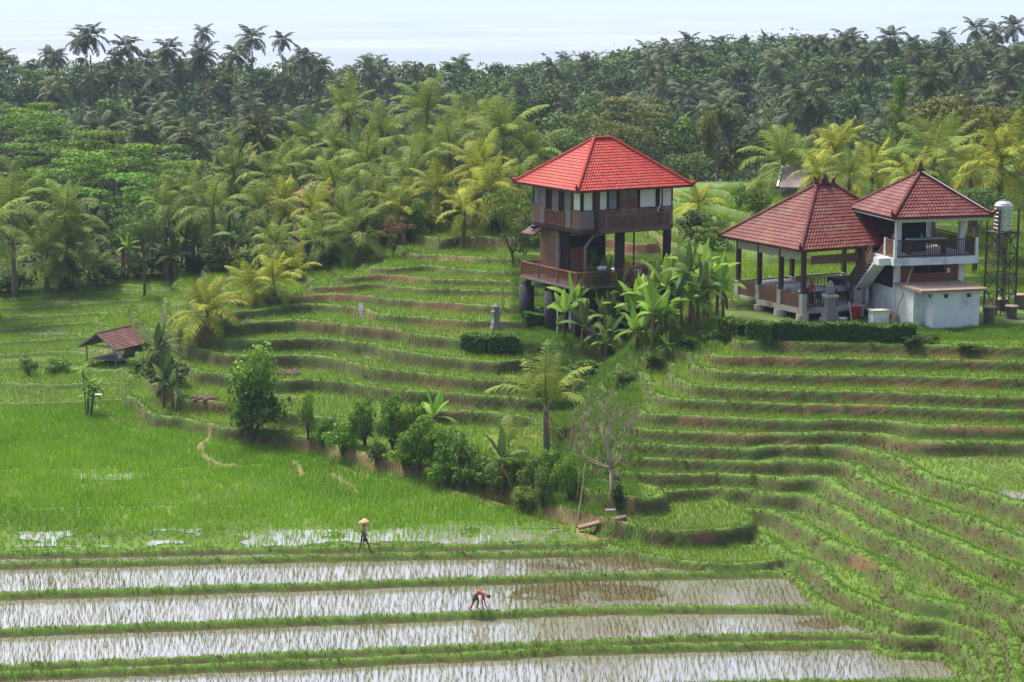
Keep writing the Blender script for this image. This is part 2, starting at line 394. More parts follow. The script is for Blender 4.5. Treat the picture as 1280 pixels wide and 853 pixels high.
WET = blobs([(60,366,50,2.5),(110,378,60,2.2),(120,440,30,3),(30,418,60,2),(230,392,40,2.5),(110,462,40,2.5),(15,482,60,3),(175,363,60,3.4),(185,381,48,3.2),(300,403,16,4),(20,450,50,4),(45,508,50,3.5),(168,421,16,3),(165,432,14,3),(1262,622,30,7),(1262,668,22,4),(1266,712,18,3),(1205,788,40,6),(60,395,40,1.5),(470,448,15,3),(355,497,26,3.5),(200,505,20,3),(85,487,50,2)], 1)
MUD = blobs([(750,704,120,10),(735,742,105,13),(1020,778,70,10),(1165,820,70,12),(1130,745,30,7),(700,690,200,3)], 1.5)
# small banks and the trodden path round the big paddy
def polyd(pts, z):
    W = [P(a, b, z)[:2] for a, b in pts]; out = np.full(X2.shape, 99.)
    lo = np.min(W, 0) - 2; hi = np.max(W, 0) + 2
    i0, i1 = np.searchsorted(gx, [lo[0], hi[0]]); j0, j1 = np.searchsorted(gy, [lo[1], hi[1]])
    xs = X2[j0:j1, i0:i1]; ys = Y2[j0:j1, i0:i1]; sub = out[j0:j1, i0:i1]
    for a, b in zip(W[:-1], W[1:]):
        d = b - a; t = np.clip(((xs - a[0]) * d[0] + (ys - a[1]) * d[1]) / (d @ d), 0, 1)
        sub[:] = np.minimum(sub, np.hypot(xs - a[0] - t * d[0], ys - a[1] - t * d[1]))
    return out
PATH = np.zeros_like(X2)
for pts, w in (([(266,546),(250,556),(248,564),(258,575),(276,582),(292,584)], .17), ([(367,577),(371,585),(376,594)], .17), ([(414,593),(430,603),(447,616)], .16), ([(395,567),(440,580),(480,592),(540,606),(600,624),(660,642),(735,662)], .13), ([(722,664),(745,676),(785,673)], .18),([(790,655),(780,668),(770,676)], .18)):
    d = polyd(pts, .05) + .1 * WOB; b = sstep((w + .12 - d) / .2); PATH = np.maximum(PATH, b); H += .13 * b * (which == 0)
for pts in ([(-60,589),(100,589),(230,587),(333,583)], [(560,654),(640,657),(720,657)], [(-60,640),(300,634)]):
    d = polyd(pts, .0); b = np.exp(-(d / .2) ** 2); BND = np.maximum(BND, .9 * b); H += .12 * b * (which == 0)
ROUGHN = vnoise(X2, Y2, .5, 21, 3)
FLAT = (1 - np.clip(RIS + BND, 0, 1)) * (1 - PATH)
H += ROUGHN * (.03 * np.clip(RIS + BND, 0, 1) + .015)
inS = (which == 0) & (strip >= 1)
H = np.where(inS, H - .07 * FLAT + .095 * MUD * FLAT + .06 * FLAT * vnoise(X2, Y2, 1.3, 31, 4), H)
# far terrain that the fine sheet hands over to
def far_h(x, y):
    base = np.where(x < 10, 3.4, 9.5) + 0 * y
    base = 2.6 + 7.4 / (1 + np.exp(-(x + 12) / 7.0))                 # left lower, right plateau
    t = sstep((y - 195) / 95.0)
    ridge = -7 + 6 / (1 + np.exp((x + 5) / 14.0)) * sstep((400 - y) / 100) + 15 * sstep((y - 290) / 120) + 2.2 * np.sin(x / 47.0 + .6) + 1.6 * np.sin(x / 19.0) - .006 * (np.abs(x - 20) - 60).clip(0) - 1.6 * np.exp(-((x + 6) / 32.0) ** 2) + 5.0 / (1 + np.exp(-(x - 45) / 9.0)) 
    left = 1.0 * np.exp(-((x + 60) / 40.0) ** 2)
    h = base * (1 - t) + ridge * t + left
    return np.where(y > 440, h - 120 * sstep((y - 440) / 900), h)
edge = sstep((Y2 - 184) / 14); H = H * (1 - edge) + (far_h(X2, Y2)) * edge
def hgt(x, y):
    """ground height anywhere"""
    if GX0 < x < GX1 - 1 and GY0 < y < GY1 - 1:
        i = (x - GX0) / DX; j = (y - GY0) / DY; i0 = int(i); j0 = int(j); a = i - i0; b = j - j0
        return float((H[j0, i0] * (1 - a) + H[j0, i0 + 1] * a) * (1 - b) + (H[j0 + 1, i0] * (1 - a) + H[j0 + 1, i0 + 1] * a) * b)
    return float(far_h(np.array(float(x)), np.array(float(y))))
def G(px, py):
    """the ground point seen at a photo position"""
    d = ray(px, py); t = 80.0; last = t
    while t * d[1] < GY0 + 1: t += .25
    last = t
    while t < 900:
        x, y, z = d[0] * t, d[1] * t, CAM_H + d[2] * t
        if z < hgt(x, y): break
        last = t; t += .25
    a, b = last, t
    for _ in range(10):
        c = (a + b) / 2
        if CAM_H + d[2] * c < hgt(d[0] * c, d[1] * c): b = c
        else: a = c
    return Vector((d[0] * b, d[1] * b, hgt(d[0] * b, d[1] * b)))
idx = np.arange(NX * NY, dtype=np.int32).reshape(NY, NX)
quads = np.stack([idx[:-1, :-1], idx[:-1, 1:], idx[1:, 1:], idx[1:, :-1]], -1).reshape(-1, 4)

def ground_mat():
    t = NT('paddy_ground'); p = t.pos()
    n1 = t.noise(p, 1.1, 5, .65); n2 = t.noise(p, 7.0, 4, .7); n3 = t.noise(p, .22, 3, .5)
    flat = t.mix(t.mapr(n2, .35, .65), (.05, .10, .012), (.085, .095, .03))
    flat = t.mix(t.mapr(n3, .4, .6), flat, (.085, .15, .018))
    bund = t.mix(t.mapr(n2, .3, .7), (.065, .135, .014), (.115, .195, .026))
    vs = t.scalev(p, (1, 1, .25)); nv = t.noise(vs, 3.2, 5, .7)
    ris = t.ramp(nv, [(.30, (.036, .052, .010)), (.45, (.058, .055, .017)), (.57, (.072, .044, .022)), (.72, (.042, .026, .017))])
    ris = t.mix(t.mapr(n1, .42, .62), ris, (.055, .10, .015))
    soil = t.mix(t.mapr(n2, .3, .7), (.12, .052, .03), (.19, .095, .055))
    path = t.mix(t.mapr(n2, .3, .7), (.20, .15, .065), (.15, .13, .045))
    mud = t.mix(t.mapr(n2, .3, .7), (.06, .044, .024), (.10, .072, .042))
    dry = t.mix(t.mapr(nv, .35, .65), (.24, .19, .08), (.15, .10, .045))
    c = t.mix(t.attr('mud'), flat, mud); c = t.mix(t.attr('bund'), c, bund); c = t.mix(t.attr('riser'), c, ris)
    c = t.mix(t.attr('dry'), c, dry)
    s = t.math('MULTIPLY', t.attr('soil'), t.mapr(n1, .34, .52)); c = t.mix(s, c, soil)
    c = t.mix(t.attr('path'), c, path)
    t.color(c).rough(.9).bump(t.noise(p, 14, 5, .7), .8, .06)
    return t.m
M_GROUND = ground_mat()
soilm = SOIL * np.clip(RIS * 1.0 + .35, 0, 1)
ground = link('ground', np_mesh('ground', np.c_[X2.ravel(), Y2.ravel(), H.ravel()], quads, M_GROUND, True,
    dict(riser=RIS, bund=BND, soil=soilm, path=PATH, mud=np.maximum(MUD * inS, inS * .8), dry=DRY)))
tag(ground, 'terraced rice hillside with green banks and cut earth risers', 'ground', kind='structure')

# --- water standing in the paddies
def water_mat():
    t = NT('paddy_water'); t.rough(.11)
    t.b.inputs['Specular IOR Level'].default_value = .5; t.b.inputs['IOR'].default_value = 5.0; t.color((.19, .175, .165))
    t.bump(t.noise(t.pos(), 2.2, 2, .5), .03, .02)
    return t.m
M_WATER = water_mat()
V = []; F = []
for k in range(6):
    b = len(V); st = 6
    for i in range(0, NX, st):
        V.append((gx[i], yk[k][i] + .02, SLEV[k + 1])); V.append((gx[i], (yk[k + 1][i]) - .02, SLEV[k + 1]))
    m = len(range(0, NX, st))
    for i in range(m - 1): F.append((b + 2*i + 1, b + 2*i + 3, b + 2*i + 2, b + 2*i))
water = link('water', np_mesh('water', np.array(V), np.array(F), M_WATER)); tag(water, 'flooded rice strips mirroring the white sky', 'water', kind='structure')
WETG = blobs([(330,674,440,13),(540,668,190,9),(110,597,130,5),(610,659,110,4)], 1) * (which == 0) * (strip == 0) * (FLAT > .7)
wetm = ((WET > .5) & (which > 0) & (DIST > .45)) | ((WETG > .3) & (WOB > -.1))
wq = wetm[:-1, :-1] & wetm[1:, 1:] & wetm[:-1, 1:] & wetm[1:, :-1]
q = quads.reshape(NY - 1, NX - 1, 4)[wq]
lev = pick(hB, zL(np.where(dL > 0, mL, mL - 1)), zC(np.where(dC > 0, mC, mC - 1)), zA(np.where(dA > 0, mA, mA - 1)))
if len(q):
    u, inv = np.unique(q.ravel(), return_inverse=True)
    Vw = np.c_[X2.ravel()[u], Y2.ravel()[u], lev.ravel()[u] + .035]
    w2 = link('water', np_mesh('hill_water', Vw, inv.reshape(-1, 4), M_WATER)); tag(w2, 'small pools of water standing in the hillside paddies', 'water', kind='structure')
# --- coarse ground under and beyond the fine sheet, out to the hazy plain
def far_ground():
    xs = np.r_[-14000, -9000, -5000, -2500, -1200, -700, np.arange(-420, 421, 6), 700, 1200, 2500, 5000, 9000., 14000]
    ys = np.r_[np.arange(192, 470, 4), np.arange(470, 1360, 30), 1600, 2200, 3000, 4500, 7000, 12000., 20000, 34000]
    x, y = np.meshgrid(xs, ys); z = far_h(x, y) - .25 * (y < 203); z = np.where(y > 1350, far_h(x * 0, 0 * y + 1350.), z)
    i = np.arange(x.size).reshape(x.shape)
    f = np.stack([i[:-1, :-1], i[:-1, 1:], i[1:, 1:], i[1:, :-1]], -1).reshape(-1, 4)
    t = NT('forest_ground'); n = t.noise(t.pos(), .05, 6, .6); big = t.noise(t.pos(), .0012, 5, .6)
    c = t.mix(t.mapr(n, .35, .65), (.02, .035, .012), (.045, .07, .02))
    yy = t.n('ShaderNodeSeparateXYZ'); t.l(t.pos(), yy.inputs[0])
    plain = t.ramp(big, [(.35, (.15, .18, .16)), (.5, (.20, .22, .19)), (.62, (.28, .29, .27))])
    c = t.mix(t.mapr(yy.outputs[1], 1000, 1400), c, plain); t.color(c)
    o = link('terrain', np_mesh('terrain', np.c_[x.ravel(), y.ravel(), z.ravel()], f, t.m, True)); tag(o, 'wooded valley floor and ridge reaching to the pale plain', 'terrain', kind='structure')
    # near and side apron below the fine sheet so that the ground has no edge
    xs = np.r_[-420, -200, np.arange(-120, 121, 10), 200, 420.]; ys = np.r_[-60, 0, 40, np.arange(60, 206, 8)]
    x, y = np.meshgrid(xs, ys); z = np.full(x.shape, -2.2); sd_ = sstep((np.abs(x) - 62) / 30.)
    z = z + sd_ * 2.5 * np.clip((y - 90) / 100, -1, 1.2)
    i = np.arange(x.size).reshape(x.shape); f = np.stack([i[:-1, :-1], i[:-1, 1:], i[1:, 1:], i[1:, :-1]], -1).reshape(-1, 4)
    o = link('ground', np_mesh('apron', np.c_[x.ravel(), y.ravel(), z.ravel()], f, t.m, True)); tag(o, 'low ground around the terraces', 'ground', kind='structure')
far_ground()
def haze():
    m = bpy.data.materials.new('haze'); m.use_nodes = True; nt = m.node_tree; nt.nodes.clear()
    o = nt.nodes.new('ShaderNodeOutputMaterial'); v = nt.nodes.new('ShaderNodeVolumePrincipled')
    v.inputs['Color'].default_value = (.55, .645, .93, 1); v.inputs['Density'].default_value = HAZE_DENSITY; v.inputs['Anisotropy'].default_value = 0.1
    nt.links.new(v.outputs[0], o.inputs['Volume'])
    b = MB().box((-14500, -400, -165), (14500, 34500, 45)).build('haze', m); tag(b, 'pale blue air haze over the valley', 'haze', kind='stuff')
haze()
print('terrain', round(time.time() - T0, 1))
# ================================================================= GROUND COVER (rice and grass nobody could count)
M_RICE = leafmat('rice_leaf', (.14, .32, .010), (.28, .50, .028), .45, .5)
M_RICE2 = leafmat('hill_rice_leaf', (.14, .30, .016), (.28, .47, .04), .45, .5)
M_SEED = leafmat('seedling_leaf', (.075, .12, .018), (.17, .22, .035), .3, .5)
M_GRASS = leafmat('grass_blade', (.075, .155, .014), (.15, .245, .035), .3, .6)
M_DRYG = leafmat('riser_grass', (.04, .07, .012), (.13, .135, .036), .3, .7)
def gather(a, x, y):
    i = np.clip(((x - GX0) / DX).astype(int), 0, NX - 1); j = np.clip(((y - GY0) / DY).astype(int), 0, NY - 1); return a[j, i]
def hgrid(x, y):
    i = np.clip((x - GX0) / DX, 0, NX - 1.01); j = np.clip((y - GY0) / DY, 0, NY - 1.01)
    i0 = i.astype(int); j0 = j.astype(int); a = i - i0; b = j - j0
    return (H[j0, i0]*(1-a) + H[j0, i0+1]*a)*(1-b) + (H[j0+1, i0]*(1-a) + H[j0+1, i0+1]*a)*b
def inview(x, y, z, m=200):
    px, py = proj(x, y, z); return (px > -m) & (px < 1280 + m) & (py < 853 + 60) & (py > -20)
def blades(name, x, y, z, h, nb, width, spread, mat, label, v=None, lean=.35, hj=.3):
    """nb triangular blades per plant, one mesh"""
    n = len(x)
    if not n: return
    X = np.repeat(x, nb); Y = np.repeat(y, nb); Z = np.repeat(z, nb); hh = np.repeat(h, nb) * rng.uniform(1 - hj, 1 + hj, n * nb)
    a = rng.uniform(0, 2 * np.pi, n * nb); sx = rng.normal(0, spread, n * nb); sy = rng.normal(0, spread, n * nb)
    w = width * rng.uniform(.7, 1.3, n * nb); l = hh * lean * rng.uniform(.2, 1.3, n * nb); b = rng.uniform(0, 2 * np.pi, n * nb)
    V = np.empty((n * nb, 3, 3), np.float32)
    V[:, 0] = np.c_[X + sx + np.cos(a) * w / 2, Y + sy + np.sin(a) * w / 2, Z - .02]
    V[:, 1] = np.c_[X + sx - np.cos(a) * w / 2, Y + sy - np.sin(a) * w / 2, Z - .02]
    V[:, 2] = np.c_[X + sx + np.cos(b) * l, Y + sy + np.sin(b) * l, Z + hh]
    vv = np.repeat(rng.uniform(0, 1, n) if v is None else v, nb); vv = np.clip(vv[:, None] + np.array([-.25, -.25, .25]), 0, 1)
    F = np.arange(n * nb * 3, dtype=np.int32).reshape(-1, 3)
    o = link(name, np_mesh(name, V.reshape(-1, 3), F, mat, False, dict(v=vv))); tag(o, label, None, kind='stuff'); return o
def rows(sx, sy, jx, jy):
    a, b = np.meshgrid(np.arange(-62, 62, sx), np.arange(GY0 + 1, 186, sy)); a = a.ravel(); b = b.ravel()
    bend = .12 * vnoise(a, b, 14, 91, 2)
    return a + bend + rng.normal(0, jx, a.size), b + .4 * vnoise(a, b, 11, 92, 2) + rng.normal(0, jy, a.size)
def cover():
    x, y = rows(.23, .31, .03, .025); z = hgrid(x, y); ok = inview(x, y, z); x, y, z = x[ok], y[ok], z[ok]
    w = gather(which, x, y); st = gather(strip, x, y); fl = gather(FLAT, x, y); wet = gather(WET, x, y); rr = rng.random(x.size)
    px, py = proj(x, y, z)
    big = vnoise(x, y, 9, 61, 3); fine = vnoise(x, y, 1.5, 62, 2)
    # the big level paddy: dense, rows thinner where its lower edge is just planted
    g = (w == 0) & (st == 0) & (fl > .5)
    edge = sstep((py - 652) / 25) + .5 * sstep((fine + big - .55) / .4) * (py > 585)
    keep = g & (rr > .5 * edge)
    hh = (.40 + .05 * big) * (1 - .3 * np.clip(edge, 0, 1))
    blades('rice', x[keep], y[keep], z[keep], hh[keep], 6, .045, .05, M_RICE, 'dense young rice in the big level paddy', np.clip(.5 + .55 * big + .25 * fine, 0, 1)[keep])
    # hill paddies
    low = (w == 3) & (py > 560) & (px > 940)
    hl = (w > 0) & (fl > .55) & (gather(DIST, x, y) > .3) & (rr > np.where(low, .35, .12) + .3 * (wet > .5) + .2 * sstep((big - .2) / .4) * (w == 1))
    # no rice under the houses
    house = ((px > 880) & (py < 424) & (y < 138.5) & (w == 3)) | ((px > 640) & (px < 890) & (py > 300) & (py < 440) & (y < 165)) | ((px > 690) & (px < 790) & (py > 430) & (py < 640))
    hl &= ~house
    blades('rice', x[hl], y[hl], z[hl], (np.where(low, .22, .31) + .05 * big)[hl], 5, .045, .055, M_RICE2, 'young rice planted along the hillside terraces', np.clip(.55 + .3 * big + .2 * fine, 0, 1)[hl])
    # flooded strips: thin seedlings in rows running away from the viewer
    x, y = rows(.27, .21, .06, .06); z = hgrid(x, y); ok = inview(x, y, z); x, y, z = x[ok], y[ok], z[ok]
    w = gather(which, x, y); st = gather(strip, x, y); fl = gather(FLAT, x, y); rr = rng.random(x.size); fine = vnoise(x, y, 2.0, 63, 3); md = gather(MUD, x, y)
    s = (w == 0) & (st >= 1) & (fl > .6) & (rr > .12 + .25 * sstep((fine - .2) / .4) * (md < .3))
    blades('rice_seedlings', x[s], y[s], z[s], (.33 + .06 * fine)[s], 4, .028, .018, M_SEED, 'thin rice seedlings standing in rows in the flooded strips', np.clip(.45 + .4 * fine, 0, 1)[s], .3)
    # grass on the banks and on the cut faces
    n = 1000000
    x = rng.uniform(-60, 60, n); y = GY0 + 1 + (rng.random(n) ** 1.25) * (188 - GY0); z = hgrid(x, y); ok = inview(x, y, z); x, y, z = x[ok], y[ok], z[ok]
    b = gather(BND, x, y); r = gather(RIS, x, y); so_ = gather(SOIL, x, y); pth = gather(PATH, x, y); rr = rng.random(x.size); fine = vnoise(x, y, 1.2, 64, 3)
    w = gather(which, x, y); px, py = proj(x, y, z)
    k = (b > np.where(w == 0, .6, .25)) & (rr < b) & (pth < .4)
    blades('grass', x[k], y[k], z[k], (np.where(w == 0, .11, .12) + .05 * fine)[k], 4, .033, .07, M_GRASS, 'bright short grass on the paddy banks', np.clip(np.where(w == 0, .3, .5) + .25 * gather(LOWB, x, y) + .3 * fine, 0, 1)[k], .7)
    k = (r > np.where(gather(LOWB, x, y) > .5, .25, .4)) & (b < .5) & (rr < .55 + .4 * fine) & (so_ < .5) & (w > 0)
    blades('grass', x[k], y[k], z[k], (.10 + .05 * fine)[k], 3, .04, .06, M_DRYG, 'dull wiry grass on the cut terrace faces', np.clip(.4 + .55 * fine - .15 * gather(LOWB, x, y), 0, 1)[k], .8)
    wild = (((px > 690) & (px < 800) & (py > 425) & (py < 645)) | ((px > 880) & (py > 408) & (py < 426)) | ((px > 640) & (px < 900) & (py > 320) & (py < 440))) & (w > 0) & (pth < .5)
    k = wild & (rr < .8)
    blades('grass', x[k], y[k], z[k], (.24 + .14 * fine)[k], 4, .05, .1, M_GRASS, 'rough grass in the gully and round the houses', np.clip(.45 + .5 * fine, 0, 1)[k], .8)
cover()
print('cover', round(time.time() - T0, 1))
# ================================================================= PLANTS
M_TRUNK = grainy('palm_bark', (.10, .075, .055), (.20, .165, .125), 6, .9, (1, 1, 5), .6)
M_BARK = grainy('tree_bark', (.07, .055, .04), (.17, .14, .10), 5, .9, (1, 1, .4), .6)
M_PALEBARK = grainy('pale_bark', (.22, .165, .13), (.34, .27, .22), 7, .9, (1, 1, .3), .5)
M_BANSTEM = grainy('banana_stem', (.16, .13, .05), (.13, .075, .04), 4, .8, (1, 1, .3), .4)
M_FROND = leafmat('palm_frond_leaf', (.10, .165, .024), (.235, .30, .06), .3, .42)
M_FRONDY = leafmat('yellow_palm_frond_leaf', (.17, .22, .022), (.36, .38, .05), .3, .42)
M_FRONDD = leafmat('far_palm_frond_leaf', (.045, .075, .03), (.11, .135, .055), .2, .5)
M_DEAD = leafmat('dead_frond_leaf', (.22, .12, .04), (.36, .20, .07), .25, .7)
M_LEAF = leafmat('dark_tree_leaf', (.034, .07, .018), (.09, .14, .034), .2, .5)
M_LEAFM = leafmat('mid_tree_leaf', (.055, .115, .02), (.13, .215, .04), .25, .5)
M_LEAFL = leafmat('light_tree_leaf', (.075, .16, .018), (.18, .30, .04), .3, .5)
M_LEAFY = leafmat('olive_tree_leaf', (.085, .105, .022), (.17, .175, .045), .25, .55)
M_LEAFB = leafmat('brown_tree_leaf', (.12, .06, .035), (.2, .12, .06), .2, .6)
M_BAN = leafmat('banana_leaf', (.10, .22, .025), (.23, .37, .05), .35, .38)
M_BAND = leafmat('dark_banana_leaf', (.05, .10, .025), (.12, .17, .05), .3, .38)
M_BANY = leafmat('yellowing_banana_leaf', (.20, .15, .03), (.24, .13, .05), .3, .5)
M_HEDGE = leafmat('hedge_leaf', (.035, .09, .012), (.085, .17, .022), .2, .5)
M_NUT = grainy('red_palm_fruit', (.22, .05, .03), (.30, .11, .05), 6)
M_FLOWER = leafmat('orange_blossom', (.5, .22, .02), (.65, .38, .03), .2, .6)

def curve_pts(L, e0, droop, n, sag=0.0):
    """points along +X starting at elevation e0, bending down by droop radians"""
    pts = [(0.0, 0.0)]; x = z = 0.0
    for i in range(n):
        t = (i + .5) / n; e = e0 - droop * t ** 1.4; x += math.cos(e) * L / n; z += math.sin(e) * L / n; pts.append((x, z))
    return np.array(pts)
def frond_arrays(L, e0, droop, nl, lw, r, hang=.55, ll=.26):
    n = 12; c = curve_pts(L, e0, droop, n); V = []; F = []; v = []
    # rachis: tapered three sided rod
    for i, (x, z) in enumerate(c):
        w = .045 * (1 - .85 * i / n) * L / 3.2 + .006
        V += [(x, -w, z), (x, w, z), (x, 0, z + w)]; v += [.75] * 3
        if i < n:
            b = i * 3
            for k in range(3): F.append((b + k, b + (k + 1) % 3, b + 3 + (k + 1) % 3, b + 3 + k))
    for i in range(nl):
        t = .14 + .86 * (i + .5) / nl; s = t * n; k = min(int(s), n - 1); f = s - k
        p = c[k] * (1 - f) + c[k + 1] * f; d = c[k + 1] - c[k]; d = d / np.hypot(*d)
        prof = (math.sin(math.pi * min(1, (t * .82 + .16))) ** .7) * .95 + .12
        le = L * ll * prof * (.9 + .2 * r.random())
        for sgn in (-1, 1):
            fw = .45 + .35 * t + r.normal(0, .08); dn = hang * (.5 + .9 * r.random())
            T = np.array([d[0] * fw + d[1] * dn * .6, sgn * 1.0, d[1] * fw - dn * .75 + .25]); T /= np.linalg.norm(T)
            base = np.array([p[0], 0, p[1]]); mid = base + T * le * .55; T2 = T + np.array([.1, 0, -.55 * (.6 + r.random() * .8)]); tip = mid + T2 / np.linalg.norm(T2) * le * .5
            wv = np.array([d[0], 0, d[1]]) * lw * .5
            b = len(V); V += [tuple(base - wv * .5), tuple(base + wv * .5), tuple(mid + wv), tuple(mid - wv), tuple(tip)]
            q = .2 + .6 * r.random(); v += [q, q, q + .1, q + .1, q + .2]
            F.append((b, b + 1, b + 2, b + 3)); F.append((b + 3, b + 2, b + 4))
    return V, F, v
def poly_mesh(name, V, F, v, mats, smooth=False):
    q = [f for f in F if len(f) == 4]; t = [f for f in F if len(f) == 3]
    return np_mesh(name, np.array(V, np.float32), [np.array(a) for a in (q, t) if a], mats, smooth, dict(v=np.clip(v, 0, 1)))
_r = np.random.default_rng(5)
def frond_set(L, mat, nl=30, lw=.085, tag_=''):
    specs = [(R(82), R(30)), (R(68), R(62)), (R(52), R(85)), (R(33), R(95)), (R(12), R(85)), (R(-22), R(58))]
    return [poly_mesh('frond', *frond_arrays(L, e, dr, nl, lw, _r), mat) for e, dr in specs]
FR = frond_set(3.7, M_FROND); FRY = frond_set(2.9, M_FRONDY, 26, .09); DEADF = poly_mesh('dead_frond', *frond_arrays(3.0, R(-35), R(45), 18, .09, _r, .9, .2), M_DEAD)
FRD = frond_set(3.6, M_FROND, 24, .10)
def trunk_mesh(h, r0, r1, bow=0.0, mat=None, n=8, rings=True):
    m = MB(); k = 10; pts = []; rad = []
    for i in range(k + 1):
        t = i / k; pts.append((bow * math.sin(t * 1.5), 0, h * t - .15)); rad.append((r0 + (r1 - r0) * t) * (1.0 + (.35 * (1 - t) ** 6)) * (1 + (.06 if i % 2 else 0)))
    m.tube(pts, rad, n); return m.mesh('trunk', mat or M_TRUNK, True), pts[-1]
TRUNKS = {}
def palm(base, h, label, group=None, fronds=17, kind='green', scale=1.0, name='coconut_palm', erect=6, nuts=False, dead=1, rot=None, bow=None):
    """empty at the foot > trunk, fronds"""
    rt = empty(name, base, random.uniform(0, 6.28) if rot is None else rot, label, 'palm', group)
    bow = random.uniform(-.5, .7) if bow is None else bow
    me, top = trunk_mesh(max(h, .3), .17 * scale + .05, .11 * scale + .03, bow * h / 8)
    link('trunk', me, rt)
    fs = {'green': FR, 'yellow': FRY, 'dull': FRD}[kind]
    for i in range(fronds):
        t = i / (fronds - 1); k = min(5, int(t * erect)); a = i * 2.399 + random.uniform(-.3, .3); s = scale * random.uniform(.88, 1.12) * (1 if t > .08 else .8)
        link('frond', fs[k], rt, (top[0], 0, top[2] + .1 - .2 * t), (random.uniform(-.15, .15), random.uniform(-.12, .12), a), s)
    for i in range(dead): link('dead_frond', DEADF, rt, (top[0], 0, top[2] - .1), (0, random.uniform(0, .3), random.uniform(0, 6.28)), scale * random.uniform(.7, 1))
    if nuts:
        m = MB()
        for i in range(14):
            a = random.uniform(0, 6.28); m.lathe([(.03, -.16), (.15, -.06), (.16, .06), (.03, .17)], (top[0] + .42 * math.cos(a), .42 * math.sin(a), top[2] - .45 - random.uniform(0, .7)), 6)
        m.build('fruit', M_NUT, rt, True)
    return rt

# ---- leaf crowns
def crown_arrays(r, nclump, nleaf, leaf, shape, clr=.32, flat=.75, hollow=.45, lift=0.0):
    """clumps of leaf faces spread through a crown; shape(r) gives a clump centre in the unit crown"""
    cs = np.array([shape(r) for _ in range(nclump)]); rad = clr * r.uniform(.6, 1.25, nclump)
    w = rad ** 2; k = r.choice(nclump, nleaf, p=w / w.sum())
    d = r.normal(0, 1, (nleaf, 3)); d[:, 2] += .35; d /= np.linalg.norm(d, axis=1)[:, None]
    rr = rad[k] * (hollow + (1 - hollow) * r.random(nleaf) ** .5)
    p = cs[k] + d * rr[:, None] * np.array([1, 1, flat])
    nrm = d * .7 + r.normal(0, .55, (nleaf, 3)) + np.array([0, 0, .35]); nrm /= np.linalg.norm(nrm, axis=1)[:, None]
    a = np.cross(nrm, r.normal(0, 1, (nleaf, 3))); a /= np.linalg.norm(a, axis=1)[:, None] + 1e-9; b = np.cross(nrm, a)
    s = leaf * r.uniform(.6, 1.35, nleaf)[:, None]
    V = np.stack([p - a * s * .5, p + b * s * .28 + nrm * s * .06, p + a * s * .5, p - b * s * .28 + nrm * s * .06], 1)
    cv = r.uniform(-.28, .28, nclump)[k]
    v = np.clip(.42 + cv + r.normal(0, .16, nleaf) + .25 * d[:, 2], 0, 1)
    return V.reshape(-1, 3), np.arange(nleaf * 4).reshape(-1, 4), np.repeat(v, 4)
def sh_round(r):
    d = r.normal(0, 1, 3); d /= np.linalg.norm(d); d *= r.uniform(.35, .8); d[2] = d[2] * .8 + .1; return d
def sh_layer(r):                                                     # spreading tiers
    z = r.choice([-.35, -.1, .15, .4, .6]); a = r.uniform(0, 6.28); q = r.uniform(.1, .95) * (1 - .55 * max(0, z)); return np.array([q * math.cos(a), q * math.sin(a), z])
def sh_col(r):
    z = r.uniform(-.95, .95); a = r.uniform(0, 6.28); q = r.uniform(0, .36) * (1.05 - .5 * max(0, z)); return np.array([q * math.cos(a), q * math.sin(a), z])
def sh_loose(r):
    d = r.normal(0, 1, 3); d /= np.linalg.norm(d); d *= r.uniform(.3, 1.0); return d
def crowns(n, *a, mat=None, **k):
    out = []
    for i in range(n):
        V, F, v = crown_arrays(np.random.default_rng(100 + i + len(str(a))), *a, **k); out.append((V, F, v))
    return out
_cm = {}
def crown_mesh(kind, mat, i):
    key = (kind, mat.name, i)
    if key in _cm: return _cm[key]
    r = np.random.default_rng(hash((len(kind), i, ord(kind[0]))) % 9999)
    spec = dict(round=(22, 2600, .085, sh_round, .36, .8), layer=(30, 2600, .075, sh_layer, .30, .35), column=(26, 2200, .10, sh_col, .26, .9), loose=(20, 1300, .10, sh_loose, .26, .7),
                shrub=(26, 1500, .17, sh_loose, .36, .8), far=(16, 620, .17, sh_round, .40, .8), fartall=(16, 560, .17, sh_col, .30, .9), small=(12, 420, .19, sh_round, .45, .85))[kind]
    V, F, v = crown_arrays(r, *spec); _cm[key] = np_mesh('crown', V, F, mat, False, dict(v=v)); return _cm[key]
def limbs_mesh(h, cr, ch, mat, n=6, seed=0, r0=.16):
    r = random.Random(seed); m = MB(); top = h - ch * .9
    m.tube([(0, 0, -.15), (r.uniform(-.1, .1), r.uniform(-.1, .1), top * .5), (0, 0, top), (0, 0, h - ch * .5)], [r0 * 1.25, r0, r0 * .8, r0 * .3], 7)
    for i in range(n):
        a = i * 2.4 + r.uniform(-.4, .4); z0 = top * r.uniform(.75, 1.05); q = cr * r.uniform(.45, .8)
        p1 = (q * .5 * math.cos(a), q * .5 * math.sin(a), z0 + ch * .3); p2 = (q * math.cos(a), q * math.sin(a), z0 + ch * r.uniform(.5, .9))
        m.tube([(0, 0, z0), p1, p2], [r0 * .5, r0 * .32, r0 * .1], 5)
    return m.mesh('trunk', mat, True)
_lm = {}
